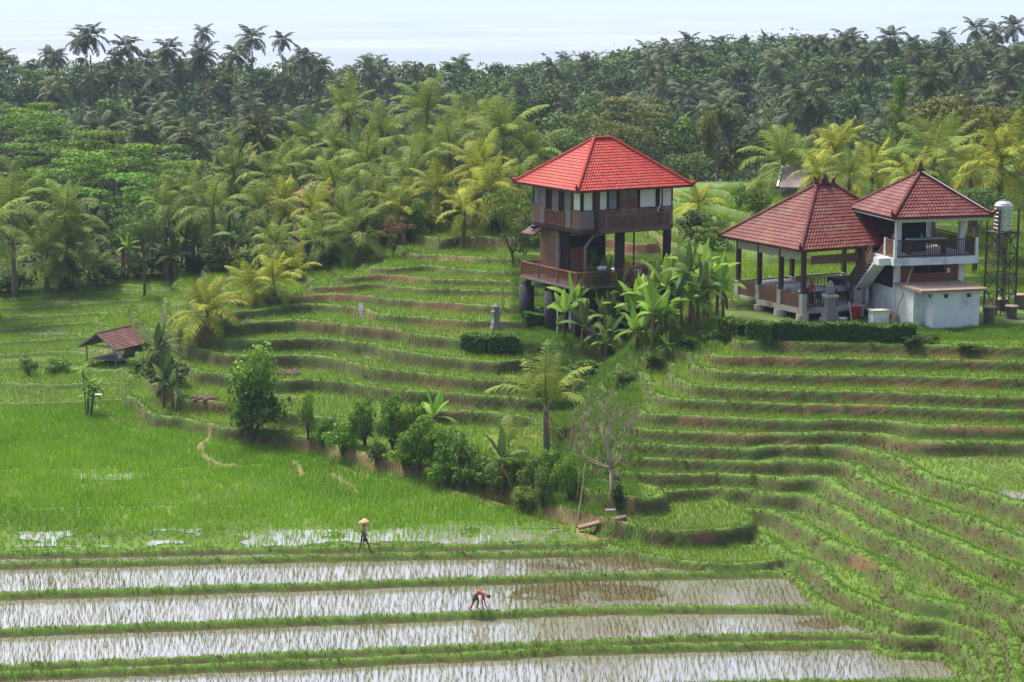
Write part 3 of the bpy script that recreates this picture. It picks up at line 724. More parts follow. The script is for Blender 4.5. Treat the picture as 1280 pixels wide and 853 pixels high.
def tree(base, h, cr, ch, kind, mat, label, group=None, cat='tree', name='broadleaf_tree', vi=None, bark=None, r0=.16, part='crown'):
    """empty at the foot > trunk with limbs, leafy crown of radius cr and height ch whose top is at h"""
    rt = empty(name, base, random.uniform(0, 6.28), label, cat, group)
    vi = random.randrange(4) if vi is None else vi
    key = (round(h), round(cr), round(ch), vi, r0)
    if key not in _lm: _lm[key] = limbs_mesh(round(h) if h > 3 else h, cr, ch, bark or M_BARK, 6, vi, r0)
    link('trunk', _lm[key], rt)
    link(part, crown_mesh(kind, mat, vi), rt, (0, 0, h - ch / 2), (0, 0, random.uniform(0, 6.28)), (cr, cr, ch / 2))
    return rt
def shrub(base, r, h, mat, label, group=None, kind='shrub', name='shrub', cat='shrub'):
    rt = empty(name, base, random.uniform(0, 6.28), label, cat, group)
    m = MB()
    for i in range(4):
        a = i * 1.6; m.tube([(0, 0, -.1), (.2 * r * math.cos(a), .2 * r * math.sin(a), h * .3), (.5 * r * math.cos(a), .5 * r * math.sin(a), h * .6)], [.05, .035, .015], 5)
    m.build('stem', M_BARK, rt, True)
    link("foliage", crown_mesh(kind, mat, random.randrange(4)), rt, (0, 0, h * .5), (0, 0, random.uniform(0, 6.28)), (r, r, h * .5))
    return rt
# ---- banana plants
def banana_leaf(L, e0, droop, W, r):
    n = 12; c = curve_pts(L, e0, droop, n); V = []; F = []; v = []
    q = .3 + .4 * r.random()
    for i, (x, z) in enumerate(c):
        t = i / n; w = W * (math.sin(math.pi * min(1, max(0, (t - .1) / .9)) ** .8) ** .6 if t > .1 else 0) * .5 + .02
        k = min(i, n - 1); d = c[k + 1] - c[k]; d /= np.hypot(*d); nz = np.array([-d[1], d[0]])
        tear = r.uniform(.72, 1.05) if i % 2 else 1.0; fold = .28 + .3 * t
        for s, ww in ((-1, w * tear), (0, 0), (1, w * tear)):
            V.append((x + nz[0] * abs(s) * ww * -fold, s * ww, z - abs(s) * ww * fold)); v.append(q + (.22 if s == 0 else r.uniform(-.1, .1)))
    for i in range(n):
        b = i * 3
        for k in (0, 1): F.append((b + k, b + k + 1, b + k + 4, b + k + 3))
    return V, F, v
_br = np.random.default_rng(9)
def ban_set(mat): return [poly_mesh('banana_leaf', *banana_leaf(2.3, R(e), R(d), .66, _br), mat) for e, d in ((84, 14), (70, 45), (55, 75), (38, 88), (15, 80), (-15, 60))]
BAN = ban_set(M_BAN); BAND = ban_set(M_BAND); BANY = [poly_mesh('banana_leaf', *banana_leaf(1.9, R(-45), R(35), .35, _br), M_BANY)]
BSTEM, _ = trunk_mesh(1.0, .13, .08, 0, M_BANSTEM)
def banana(base, h, label, group=None, leaves=8, s=1.0, dark=False, dry=1):
    rt = empty('banana_plant', base, random.uniform(0, 6.28), label, 'banana plant', group)
    link('stem', BSTEM, rt, (0, 0, 0), (random.uniform(-.06, .06), random.uniform(-.06, .06), 0), (1, 1, h))
    fs = BAND if dark else BAN
    for i in range(leaves):
        k = min(5, int(i / leaves * 5.6)); link('leaf', fs[k], rt, (0, 0, h * .97), (random.uniform(-.25, .25), random.uniform(-.1, .1), i * 2.2 + random.uniform(-.4, .4)), s * random.uniform(.8, 1.1))
    for i in range(dry): link('dry_leaf', BANY[0], rt, (0, 0, h * .85), (0, 0, random.uniform(0, 6.28)), s * random.uniform(.7, 1))
    return rt
# ================================================================= PLANTING
occ = []                                                             # (x, y, radius) already taken
def at(px, py, D):
    """ground point under a crown seen at (px,py) at distance D, and the crown's height above it"""
    p = PD(px, py, D); g = hgt(p[0], D); return Vector((p[0], D, g)), p[2] - g
def palm_at(px, py, D, label, **k):
    b, h = at(px, py, D); occ.append((b.x, b.y, 2.2)); return palm(b, max(h, .6), label, **k)
def palm_g(px, base, top, label, **k):
    b = G(px, base); h = (base - top) / FOC * b.y; occ.append((b.x, b.y, 2.2)); return palm(b, h, label, **k)
# --- palms one can single out
palm_g(259, 404, 392, 'bright yellow green young palm with orange dead fronds low on the terraces', kind='yellow', fronds=22, scale=1.12, dead=3, bow=0)
palm_g(313, 374, 358, 'short yellow palm with a dry frond behind the lone bright terrace palm', kind='yellow', fronds=16, scale=.85, dead=2, bow=0)
palm_g(342, 371, 352, 'yellow palm beside the short dry fronded palm at the terrace edge', kind='yellow', fronds=18, scale=.95, dead=1, bow=0)
palm_g(372, 352, 336, 'small yellow palm with drooping gold fronds where the terraces meet the grove', kind='yellow', fronds=12, scale=.8, dead=3, bow=0)
palm_g(58, 366, 318, 'leaning green palm with thick red brown trunk at the left field edge', fronds=19, scale=1.15, dead=1)
palm_g(92, 360, 300, 'palm with thin red trunk and one long gold frond beside the thick trunked palm', fronds=18, scale=1.1, dead=2)
palm_at(84, 268, 181, 'tall upright crowned palm rising behind the two field edge palms', fronds=16, scale=1.15)
palm_at(-8, 285, 168, 'palm cut by the left edge of the view with orange dead fronds', fronds=18, scale=1.15, dead=4)
palm_at(14, 262, 176, 'pale fronded palm just inside the left edge of the view', fronds=18, scale=1.1)
palm_g(268, 334, 262, 'slender green palm with a straight dark trunk left of the bananas', fronds=17, scale=1.05, bow=.1)
palm_g(112, 362, 342, 'low pale palm in the shade at the left field edge', fronds=12, scale=.8, kind='dull')
palm_at(441, 140, 200, 'tall palm with a hanging bunch of red brown fruit', fronds=19, scale=1.1, kind='dull', nuts=True, dead=0)
palm_at(534, 140, 196, 'tall palm with an upright fan crown standing out over the grove', fronds=18, scale=1.15)
palm_at(628, 172, 190, 'large palm with wide arching fronds left of the red roofed stilt house', fronds=21, scale=1.35, dead=1)
palm_at(612, 238, 172, 'golden yellow palm close behind the left eave of the stilt house', kind='yellow', fronds=20, scale=1.25, dead=3)
palm_at(594, 212, 177, 'tall yellow green palm behind the golden palm', kind='yellow', fronds=17, scale=1.3)
palm_at(578, 262, 168, 'low gold fronded palm below the golden palm', kind='yellow', fronds=13, scale=.9, dead=2)
palm_g(684, 575, 502, 'young coconut palm with tall ragged fronds at the gully edge', fronds=12, scale=1.0, dead=1, kind='green', bow=-.2, rot=.4, erect=2.9)
palm_g(637, 572, 556, 'small stemless palm half hidden in the gully shrubs', fronds=10, scale=.62, dead=1)
palm_g(872, 288, 258, 'feathery young palm at the right wall of the stilt house', fronds=15, scale=1.0, kind='yellow', dead=1, bow=0)
palm_at(978, 205, 182, 'spreading pale palm at the edge of the upper field', fronds=19, scale=1.3, dead=1)
palm_at(1252, 205, 152, 'big palm with long golden arching frond above the water tank', fronds=20, scale=1.4, kind='yellow', dead=1)
palm_at(1168, 205, 158, 'tall palm with stiff upright fronds behind the square roofed house', fronds=16, scale=1.25)
palm_at(1185, 190, 170, 'slim palm between the round trees behind the square roofed house', fronds=14, scale=1.1)
palm_at(1045, 190, 172, 'yellow green palm behind the ridge ornament of the dining pavilion', kind='yellow', fronds=19, scale=1.2)
for px, py, D, s, lab in ((1022, 218, 166, .95, 'palm standing up right behind the ridge ornament of the pavilion'), (1090, 215, 166, 1.05, 'palm filling the gap between the two dark red roofs'), (1118, 205, 172, 1.0, 'palm touching the left slope of the square dark red roof'), (1062, 222, 160, .9, 'low palm just right of the pavilion ridge ornament'),
                     (1215, 215, 160, 1.05, 'palm over the right slope of the square dark red roof'), (1140, 225, 156, .95, 'low palm close behind the peak of the square dark red roof'), (1285, 190, 168, 1.2, 'palm cut by the right edge of the view above the water tank'), (1000, 205, 185, 1.0, 'palm rising behind the small grey shed roof')):
    palm_at(px, py, D, lab, group='palms behind the two dark red roofs', kind=random.choice(['yellow', 'green']), fronds=17, scale=s)
for px, py, D, s in ((457, 205, 184, 1.1), (390, 178, 206, 1.05), (346, 222, 186, 1.0), (415, 232, 178, 1.05), (512, 224, 180, 1.1), (562, 185, 190, 1.1), (664, 192, 188, 1.0), (332, 176, 214, 1.0), (358, 252, 178, 1.0), (302, 188, 225, 1.0),
                     (480, 172, 200, 1.05), (500, 262, 172, .95), (430, 272, 170, .95), (390, 262, 174, 1.0), (545, 238, 176, 1.0), (580, 165, 204, 1.05), (600, 150, 212, 1.0), (470, 250, 174, 1.0), (448, 292, 166, .9), (402, 300, 167, .85), (530, 200, 188, 1.05), (650, 228, 180, .9), (425, 190, 196, 1.0), (370, 205, 196, 1.0),
                     (240, 245, 186, .9), (208, 258, 184, .85), (325, 262, 176, .95), (285, 215, 205, .9), (345, 305, 168, .8)):
    palm_at(px, py, D, 'green coconut palm crowded in the grove left of the red roofed stilt house', group='palms of the grove beside the stilt house', kind=random.choice(['green', 'green', 'green', 'yellow', 'dull']), fronds=17, scale=s, dead=random.choice([0, 1, 1, 2]))

# --- broadleaf trees near the fields
def tree_at(px, top, D, h, cr, ch, kind, mat, label, **k):
    p = PD(px, top, D); g = hgt(p[0], D); h = max(p[2] - g, ch * .9) if h is None else h; occ.append((p[0], D, cr * .8))
    return tree(Vector((p[0], D, p[2] - h if h is not None and p[2] - h < g else g)), p[2] - g if p[2] - g > ch * .7 else ch * .9, cr, ch, kind, mat, label, **k)
for px, top, D, cr, ch, lab in ((60, 128, 216, 5.0, 6.5, 'upper left crown of the light green spreading trees'), (128, 150, 206, 5.5, 7, 'widest light green spreading tree in the middle of the left leafy mass'), (182, 168, 200, 5.0, 6.5, 'light green spreading tree right of the widest one'), (225, 190, 194, 4.2, 6, 'rightmost light green spreading tree where the palm grove begins'),
                            (88, 176, 198, 4.8, 6.5, 'light green spreading tree just above the two field edge palms'), (28, 118, 226, 4.6, 6, 'farthest light green spreading tree under the left skyline palms'), (150, 205, 190, 4.2, 6, 'lowest light green spreading tree behind the round glossy tree'), (30, 168, 206, 4.2, 6, 'light green spreading tree behind the lime green bushy tree')):
    tree_at(px, top, D, None, cr, ch, 'layer', M_LEAFL, lab, group='light green spreading trees on the left')
tree_at(38, 200, 186, None, 2.6, 5.5, 'round', M_LEAFL, 'bright lime green bushy tree between the palms at the left edge')
tree_at(177, 252, 175, None, 2.6, 4.2, 'round', M_LEAFM, 'round glossy tree on a thin stem at the left field edge', r0=.1)
tree_at(735, 118, 232, None, 5.0, 8, 'round', M_LEAFM, 'broad green tree above the left end of the bright red roof')
tree_at(800, 110, 236, None, 5.2, 7, 'layer', M_LEAFY, 'olive flat topped tree above the right end of the bright red roof')
tree_at(768, 140, 222, None, 4.6, 7, 'round', M_LEAFY, 'olive tree straight behind the ridge of the bright red roof')
tree_at(830, 145, 226, None, 4.4, 8, 'round', M_LEAF, 'dark round tree right of the bright red roof')
tree_at(700, 150, 218, None, 4.0, 7, 'round', M_LEAFM, 'mid green tree left of the bright red roof ridge')
tree_at(655, 105, 240, None, 4.0, 7, 'round', M_LEAF, 'dark tree behind the large arching palm')
tree_at(885, 142, 222, None, 2.4, 9, 'column', M_LEAFY, 'tall pale olive tree at the far left corner of the upper field')
tree_at(858, 172, 214, None, 4.0, 6, 'round', M_LEAF, 'dark tree beside the tall pale olive tree')
tree_at(1128, 103, 176, None, 2.4, 8.5, 'column', M_LEAFL, 'tall green vine covered tree shaped like a column')
tree_at(1188, 104, 182, None, 4.6, 7.5, 'round', M_LEAFY, 'wide brown olive tree right of the vine covered column tree')
tree_at(1238, 122, 178, None, 3.6, 6, 'round', M_LEAFY, 'rounded olive tree with a loose right side above the palms')
tree_at(1285, 108, 184, None, 3.4, 6, 'round', M_LEAFM, 'green tree cut by the right edge of the view')
tree_at(1072, 158, 198, None, 2.4, 5, 'round', M_LEAF, 'small dark tree left of the column tree')
tree_at(520, 238, 171, None, 1.9, 5, 'column', M_LEAFL, 'slender bright green tree with bare lower stems in front of the grove', r0=.07)
tree_at(640, 232, 160, None, 2.6, 5.5, 'loose', M_LEAFL, 'airy light green tree beside the left corner of the stilt house', r0=.1)
tree_at(492, 268, 166, None, 1.6, 2.8, 'loose', M_LEAFB, 'red brown leaved bush in front of the palm grove', r0=.06)
tree_at(1222, 225, 147, None, 2.6, 3.5, 'round', M_LEAF, 'dark rounded tree behind the right eave of the square roofed house')
tree_at(1095, 238, 152, None, 2.6, 4, 'round', M_LEAFM, 'soft green tree between the two dark red roofs')
for px, b, h, r, mat, lab in ((945, 272, 2.6, 1.2, M_LEAFL, 'light green shrub with stiff rosettes in front of the upper field'), (870, 300, 2.4, 1.6, M_LEAF, 'dark leafy shrub right of the stilt house upper floor'), (925, 262, 2.4, .9, M_LEAFL, 'tall thin garden shrub near the upper field path'), (890, 312, 2.0, 1.3, M_LEAFL, 'lime green shrub beside the pavilion eave')):
    shrub(G(px, b), r, h, mat, lab)
# --- the shrub row along the cut bank and in the gully
tb = G(316, 545)
tree(tb, 6.4, 1.9, 5.6, 'shrub', M_LEAFL, 'feathery green tree in the middle of the left terraces', vi=1, r0=.1)
tree(tb + Vector((.3, .3, 0)), 3.6, 1.7, 3.6, 'shrub', M_LEAFM, 'dark dense bush at the foot of the feathery terrace tree', cat='bush', name='bush', vi=2, r0=.06)
for px, b, h, r, mat, lab in ((385, 548, 2.6, .55, M_LEAFL, 'thin upright sapling alone on the bank'), (404, 556, 1.7, .6, M_LEAFL, 'pale lime shrub at the start of the bank row'), (428, 569, 1.9, 1.0, M_LEAFL, 'round bright shrub above the path beside the lime one'),
    (456, 560, 2.9, .85, M_LEAFL, 'tall dark centred shrub first of the bank row'), (490, 562, 3.0, .95, M_LEAFL, 'tall shrub second of the bank row'), (470, 580, 1.3, .5, M_LEAFM, 'small dark shrub below the first tall shrub'), (520, 560, 2.7, .85, M_LEAFL, 'soft grey green shrub left of the lone banana'),
    (524, 588, 2.9, 1.25, M_LEAFL, 'broad feathery shrub in front of the soft grey one'), (556, 592, 2.6, 1.1, M_LEAFL, 'feathery shrub with one orange leaf below the lone banana'), (582, 606, 2.9, 1.1, M_LEAFM, 'dense dark shrub at the right end of the bank row'), (548, 610, 1.5, .7, M_LEAFL, 'low lime shrub at the path edge'),
    (640, 600, 1.6, .9, M_LEAFL, 'leafy shrub below the small stemless palm'), (668, 618, 1.9, .9, M_LEAFM, 'dark shrub left of the two drooping gully shrubs'), (678, 634, 2.0, .6, M_LEAFM, 'narrow very dark shrub on the bank end'), (712, 626, 2.3, .85, M_LEAFL, 'round leafy shrub on a short stem beside the leaning pole'), (654, 640, 1.3, .8, M_LEAFL, 'spreading weed at the foot of the gully bank'),
    (690, 600, 1.8, .8, M_LEAFL, 'light green gully shrub below the young palm trunk'), (505, 586, 1.6, .8, M_LEAFL, 'low bright shrub filling the gap between the two broad feathery ones'), (600, 612, 1.7, .9, M_LEAFL, 'bright low shrub just right of the dense dark bank shrub'), (622, 618, 1.5, .8, M_LEAFM, 'soft weed clump between the bank shrubs and the gully banana'), (440, 556, 1.5, .6, M_LEAFL, 'lime topped sapling behind the round bright shrub'), (538, 575, 2.2, .9, M_LEAFL, 'pale feathery shrub right behind the low lime one'), (205, 486, 2.5, 1.5, M_LEAF, 'dark bushy mass behind the two left bananas'), (36, 470, 1.5, .6, M_LEAFM, 'small shrub at the left wet field'), (68, 466, 1.2, 1.1, M_LEAFL, 'wide low shrub left of the field hut'), (200, 440, 1.4, 1.2, M_LEAFM, 'leafy shrub behind the field hut'), (172, 462, 1.0, .9, M_LEAFL, 'low pale shrub right of the field hut'),
    (720, 470, .9, 1.0, M_LEAFM, 'low shrub on the slope under the stilt house'), (745, 470, 1.0, 1.2, M_LEAFL, 'pale weed clump under the banana grove'), (780, 476, .8, .8, M_LEAFM, 'dark small shrub under the banana grove'), (818, 455, .8, .9, M_HEDGE, 'clipped low bush at the left foot of the right terraces'), (893, 428, .9, .9, M_HEDGE, 'rounded bush at the left end of the pavilion hedge'), (860, 434, .8, .7, M_HEDGE, 'small bush beside the curving earth path'), (690, 470, .7, .7, M_LEAF, 'dark weed clump below the white panel'),
    (742, 342, 2.6, 1.0, M_LEAF, 'dark potted looking bush growing in front of the stilt house terrace'), (1160, 430, .7, .8, M_LEAFM, 'small weed beside the white annex'), (1210, 436, .5, .9, M_LEAFL, 'low broad leaved plant right of the white annex'), (1140, 432, .7, .7, M_LEAF, 'dark weed between the hedge and the white annex')):
    if px == 742: b0 = G(735, 425); b0 = Vector((PD(742, 400, 140.5)[0], 140.5, hgt(PD(742, 400, 140.5)[0], 140.5))); shrub(b0, 1.15, 6.3, M_LEAF, 'dark leafy bush with a paler top rising in front of the lower terrace railing', kind='round')
    else: shrub(G(px, b), r * (.98 if 380 < px < 720 and b > 500 else .72 if px > 860 and b < 320 else 1), h * (1.15 if 380 < px < 720 and b > 500 else .75 if px > 860 and b < 320 else 1), mat, lab)
# ti plant: canes topped by stiff yellow green rosettes
rt = empty('cordyline_plant', G(110, 520), 0, 'tall cane plant with stiff yellow green leaf rosettes beside the left cut bank', 'plant')
for i, (dx, h) in enumerate(((-.25, 3.2), (.1, 2.2), (.35, 1.6), (-.05, 1.3), (.5, 2.0))):
    m = MB(); m.tube([(dx * .4, 0, -.1), (dx, .1 * i, h)], [.05, .035], 6); m.build('cane', M_BARK, rt, True)
    for k in range(9): link('leaf', BAN[min(5, k // 2 + 1)], rt, (dx, .1 * i, h - .02 * k), (random.uniform(-.2, .2), 0, k * 2.4), .36)
# --- bananas
for px, b, h, s, d, lab in ((205, 512, 2.0, .85, True, 'front left banana plant with pale stem below the field hut'), (216, 514, 1.7, .75, True, 'banana plant touching the right side of the pale stemmed one'), (198, 494, 3.2, 1.0, True, 'taller dark banana plant behind the pair below the field hut'),
    (543, 548, 1.3, .8, False, 'lone banana with one upright leaf above the shrub row'), (627, 622, 2.2, .9, True, 'banana with drooping leaves in the gully shrubs'), (757, 452, 1.2, .6, False, 'small banana with a yellow hanging leaf below the grove'), (833, 442, .5, .4, False, 'tiny bright banana shoot at the foot of the grove')):
    banana(G(px, b), h, lab, None, 7, s, d)
for px, b, h, s in ((745, 418, 2.6, 1.15), (765, 430, 2.0, 1.1), (755, 424, 1.5, 1.0), (800, 432, 2.9, 1.15), (815, 434, 2.7, 1.1), (788, 428, 2.4, 1.1), (806, 424, 3.2, 1.1), (826, 430, 2.4, 1.0), (852, 412, 4.0, 1.2), (862, 408, 4.2, 1.15), (872, 405, 4.3, 1.1), (884, 402, 3.6, 1.1), (845, 405, 3.6, 1.1), (878, 412, 3.0, 1.0), (838, 420, 1.2, .7), (896, 396, 3.4, 1.05), (780, 410, 3.2, 1.0), (735, 414, 3.0, 1.2), (722, 420, 2.2, 1.1), (772, 418, 3.0, 1.2), (818, 415, 3.6, 1.2), (832, 412, 3.4, 1.15), (904, 402, 2.8, 1.1), (868, 418, 2.6, 1.0), (795, 440, 1.6, .9), (760, 440, 1.4, .9), (706, 428, 2.4, 1.05), (718, 424, 3.2, 1.1), (738, 408, 3.4, 1.1), (752, 404, 3.6, 1.1), (728, 432, 1.6, .9)):
    banana(G(px, b), h * .82, 'banana plant in the dense grove between the stilt house and the dining pavilion', 'bananas between the stilt house and the pavilion', 8, s * .88, random.random() < .45, 1)
for px, b in ((205, 352), (220, 345), (235, 340), (250, 338), (160, 352), (285, 338), (298, 336), (330, 330), (355, 330), (190, 346), (228, 336), (310, 330), (450, 330), (385, 335), (420, 322)):
    banana(G(px, b), random.uniform(1.8, 3.2), 'banana plant in the dark undergrowth along the forest edge', 'bananas along the forest edge', 7, random.uniform(.8, 1.1), random.random() < .7, 1)
for px, b, h, r, mat in ((130, 356, 2.2, 1.6, M_LEAF), (145, 352, 1.8, 1.4, M_LEAF), (20, 366, 2.0, 1.6, M_LEAF), (75, 360, 2.4, 1.7, M_LEAF), (245, 342, 2.0, 1.5, M_LEAF), (275, 340, 2.4, 1.8, M_LEAF), (320, 338, 2.2, 1.7, M_LEAFM), (350, 338, 2.0, 1.4, M_LEAFM), (385, 338, 1.8, 1.4, M_LEAF), (415, 326, 2.0, 1.5, M_LEAFM), (440, 318, 2.0, 1.4, M_LEAFM), (470, 306, 2.2, 1.5, M_LEAFY), (510, 300, 2.4, 1.5, M_LEAFM), (540, 292, 2.0, 1.3, M_LEAFY), (570, 285, 2.0, 1.3, M_LEAFL), (625, 292, 2.2, 1.5, M_LEAFM), (660, 300, 2.4, 1.4, M_LEAFY), (172, 346, 2.2, 1.5, M_LEAFM), (205, 345, 2.4, 1.5, M_LEAFM), (0, 368, 2.4, 1.6, M_LEAFM), (600, 275, 2.0, 1.4, M_LEAFM), (640, 262, 2.6, 1.6, M_LEAFM)):
    shrub(G(px, b), r, h, mat, 'bush in the undergrowth along the forest edge', 'bushes along the forest edge')
# --- bare tree
def bare_tree():
    b = G(767, 640); rt = empty('bare_tree', b, 0, 'leafless pale tree with many upswept branches beside the wooden footbridge', 'tree')
    r = random.Random(4); m = MB(); sc = b.y / FOC
    fork = Vector(((765 - 767) * sc, 0, (640 - 583) * sc)); m.tube([(0, 0, -.2), (-.1, 0, fork.z * .5), fork], [.15, .12, .14], 8)
    tips = []
    def br(p, d, L, rad, lev):
        pts = [p]; q = p.copy(); dd = d.normalized()
        for i in range(4):
            dd = (dd + Vector((r.uniform(-.2, .2), r.uniform(-.2, .2), .10))).normalized(); q = q + dd * L / 4; pts.append(q.copy())
        m.tube(pts, [rad, rad * .85, rad * .7, rad * .55, rad * .4], 5 if lev < 2 else 4); 
        if lev < 3:
            for i in range(4 if lev == 0 else 3):
                k = r.choice([2, 3, 4]); nd = (dd + Vector((r.uniform(-.8, .8), r.uniform(-.8, .8), r.uniform(-.15, .6)))).normalized(); br(pts[k], nd, L * r.uniform(.5, .75), rad * .5, lev + 1)
        else: tips.append(q)
    for d, L in (((-.95, .1, .35), 2.5), ((-.7, -.3, .6), 2.2), ((-.35, .2, .9), 2.2), ((0, -.2, 1), 2.3), ((.25, .25, .95), 2.1), ((.55, -.1, .9), 2.0), ((-.15, .5, .8), 1.9), ((-.9, -.4, .15), 2.1)):
        br(fork, Vector(d), L, .052, 0)
    m.build('trunk', M_PALEBARK, rt, True)
    n = 130; pick_ = [r.choice(tips) for _ in range(n)]
    V, F, v = crown_arrays(np.random.default_rng(3), 30, n, .16, lambda q: np.array(r.choice(tips)), .25, 1); link('leaves', np_mesh('leaves', V, F, M_LEAFL, False, dict(v=v)), rt)
    V, F, v = crown_arrays(np.random.default_rng(8), 10, 420, .16, lambda q: np.array([.22 + q.normal(0, .1), q.normal(0, .15), q.uniform(.4, 1.9)]), .25, 1.1); link('ivy', np_mesh('ivy', V, F, M_LEAF, False, dict(v=v)), rt)
bare_tree()
# --- hedges
def hedge(pts, w, h, label, mat=None, n=900):
    """clipped hedge along ground points"""
    mat = mat or M_HEDGE; r = np.random.default_rng(len(label)); rt = empty('hedge', pts[0], 0, label, 'hedge'); V = []; o = Vector(pts[0])
    segs = list(zip(pts[:-1], pts[1:])); Ls = [(Vector(b) - Vector(a)).length for a, b in segs]; tot = sum(Ls); core = MB()
    P_ = []; N_ = []
    for (a, b), L in zip(segs, Ls):
        a = Vector(a); b = Vector(b); d = (b - a).normalized(); sd_ = Vector((-d.y, d.x, 0)).normalized(); k = int(n * L); t = r.uniform(-.02, 1.02, k); u = r.uniform(-1, 1, k); z = r.uniform(0, 1, k); f = r.random(k)
        u = np.where(f < .55, np.sign(u) * r.uniform(.8, 1.06, k), u); z = np.where(f > .5, r.uniform(.82, 1.07, k), z)
        top = 1 + .07 * np.sin(t * L * 2.3) + .05 * np.sin(t * L * 5.1)
        P_.append(np.c_[(a.x - o.x) + (b.x - a.x) * t + sd_.x * u * w / 2, (a.y - o.y) + (b.y - a.y) * t + sd_.y * u * w / 2, (a.z - o.z) + (b.z - a.z) * t + z * h * top])
        N_.append(np.c_[sd_.x * u * (f < .5), sd_.y * u * (f < .5), (f >= .5) * 1.0])
        core.bar(a - o + Vector((0, 0, h * .42)), b - o + Vector((0, 0, h * .42)), w * .8, h * .84)
    p = np.concatenate(P_); nr = np.concatenate(N_) + r.normal(0, .5, p.shape); nr /= np.linalg.norm(nr, axis=1)[:, None]
    a = np.cross(nr, r.normal(0, 1, p.shape)); a /= np.linalg.norm(a, axis=1)[:, None]; b = np.cross(nr, a); s = .17 * r.uniform(.6, 1.3, len(p))[:, None]
    V = np.stack([p - a * s * .5, p + b * s * .3, p + a * s * .5, p - b * s * .3], 1)
    core.build('core', M_CORE, rt)
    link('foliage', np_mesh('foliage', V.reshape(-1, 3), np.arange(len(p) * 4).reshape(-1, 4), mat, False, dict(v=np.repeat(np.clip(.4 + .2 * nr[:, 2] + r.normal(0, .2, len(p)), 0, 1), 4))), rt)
M_CORE = grainy('hedge_twigs', (.015, .03, .008), (.03, .05, .012), 9)
hedge([G(974, 426), G(1060, 428), G(1143, 430)], 1.0, 1.1, 'long clipped hedge in front of the dining pavilion and red bucket')
hedge([G(904, 420), G(930, 424)], 1.0, 1.05, 'short clipped hedge left of the gap at the pavilion pillars')
hedge([G(937, 425), G(968, 427)], 1.0, 1.1, 'middle clipped hedge below the pavilion side railing')
hedge([G(582, 436), G(612, 438), G(648, 436)], 1.3, .95, 'low hedge on the terrace rim left of the stilt house posts')
hedge([G(655, 408), G(680, 410)], .9, .9, 'dark hedge between the thick black posts of the stilt house')
# --- far trees: ridge, valley side and the forest behind the left fields
FPALM = []
def far_palm_mesh(seed, mat):
    r = np.random.default_rng(seed); V = []; F = []; v = []
    for i in range(17):
        t = i / 16; e = R(80) - R(115) * t + r.normal(0, .1); L = 3.5 * r.uniform(.85, 1.1); fv, ff, f3 = frond_arrays(L, e, R(40 + 55 * (1 - abs(t - .45))), 13, .26, r, .6, .3); a = i * 2.399 + r.normal(0, .2); b = len(V)
        ca, sa = math.cos(a), math.sin(a); V += [(x * ca - y * sa, x * sa + y * ca, z) for x, y, z in fv]; F += [tuple(q + b for q in f) for f in ff]; v += list(np.array(f3) * .6 + .3 * r.random())
    return poly_mesh('crown', V, F, v, mat)
for i in range(4): FPALM.append(far_palm_mesh(40 + i, M_FRONDD))
FTR = [trunk_mesh(1.0, .17, .11, .0, M_TRUNK, 6)[0]]
def far_palm(x, y, top, label, group=None, s=1.0):
    g = hgt(x, y); rt = empty('coconut_palm', (x, y, g), random.uniform(0, 6.28), label, 'palm', group); h = max(top - g, 4); occ.append((x, y, 2.0))
    ln = random.uniform(-.07, .07)
    link('trunk', FTR[0], rt, (0, 0, 0), (0, ln, 0), (s, s, h)); link('crown', random.choice(FPALM), rt, (math.sin(ln) * h, 0, h * math.cos(ln)), (0, 0, random.uniform(0, 6.28)), s)
for px, py, D, s, lab in ((97, 52, 338, 1.0, 'left palm of the tall pair against the sky at the upper left'), (113, 46, 334, 1.2, 'right palm of the tall pair against the sky at the upper left'), (158, 60, 336, 1.15, 'single tall palm right of the tall pair on the skyline'), (207, 62, 345, 1.1, 'round headed palm on the left skyline with a bare pale trunk'), (255, 68, 350, 1.15, 'palm with brownish lower fronds on the left skyline'), (293, 68, 352, 1.15, 'palm left of the dark skyline tall palm pair'), (316, 48, 372, 1.25, 'darkest highest palm on the left half of the skyline'), (352, 50, 372, .9, 'thin palm standing just right of the darkest highest palm'), (380, 72, 360, 1.1, 'drooping palm at the right end of the left skyline row'), (256, 42, 390, .9, 'small palm tip above the brownish palm'),
    (860, 52, 425, 1.05, 'first lone palm on the middle of the skyline right of the red roof'), (1060, 52, 392, 1.35, 'large palm against the pale smoke on the right skyline'), (1022, 60, 400, 1.1, 'palm left of the large palm by the smoke'), (1005, 68, 402, 1.0, 'lower palm beside the palm left of the smoke'), (1115, 48, 395, 1.3, 'wide palm right of the large palm by the smoke'), (1140, 55, 402, 1.1, 'ragged palm behind the wide skyline palm'), (1180, 48, 402, 1.1, 'palm halfway along the right skyline'), (1220, 38, 405, 1.3, 'tall palm left of the three highest at the upper right'), (1245, 40, 412, 1.1, 'middle palm of the three highest at the upper right'), (1268, 34, 412, 1.25, 'rightmost of the three highest palms at the upper right'), (900, 60, 430, 1.0, 'palm right of the first lone middle skyline palm'), (960, 72, 418, 1.0, 'palm at the low dip of the right skyline')):
    p = PD(px, py, D); far_palm(p[0], D, p[2], lab, None, s * .86)
def free(x, y, r):
    return all((x - a) ** 2 + (y - b) ** 2 > (r + c) ** 2 for a, b, c in occ[-1400:])
rf = random.Random(12); cnt = [0, 0]; under = []
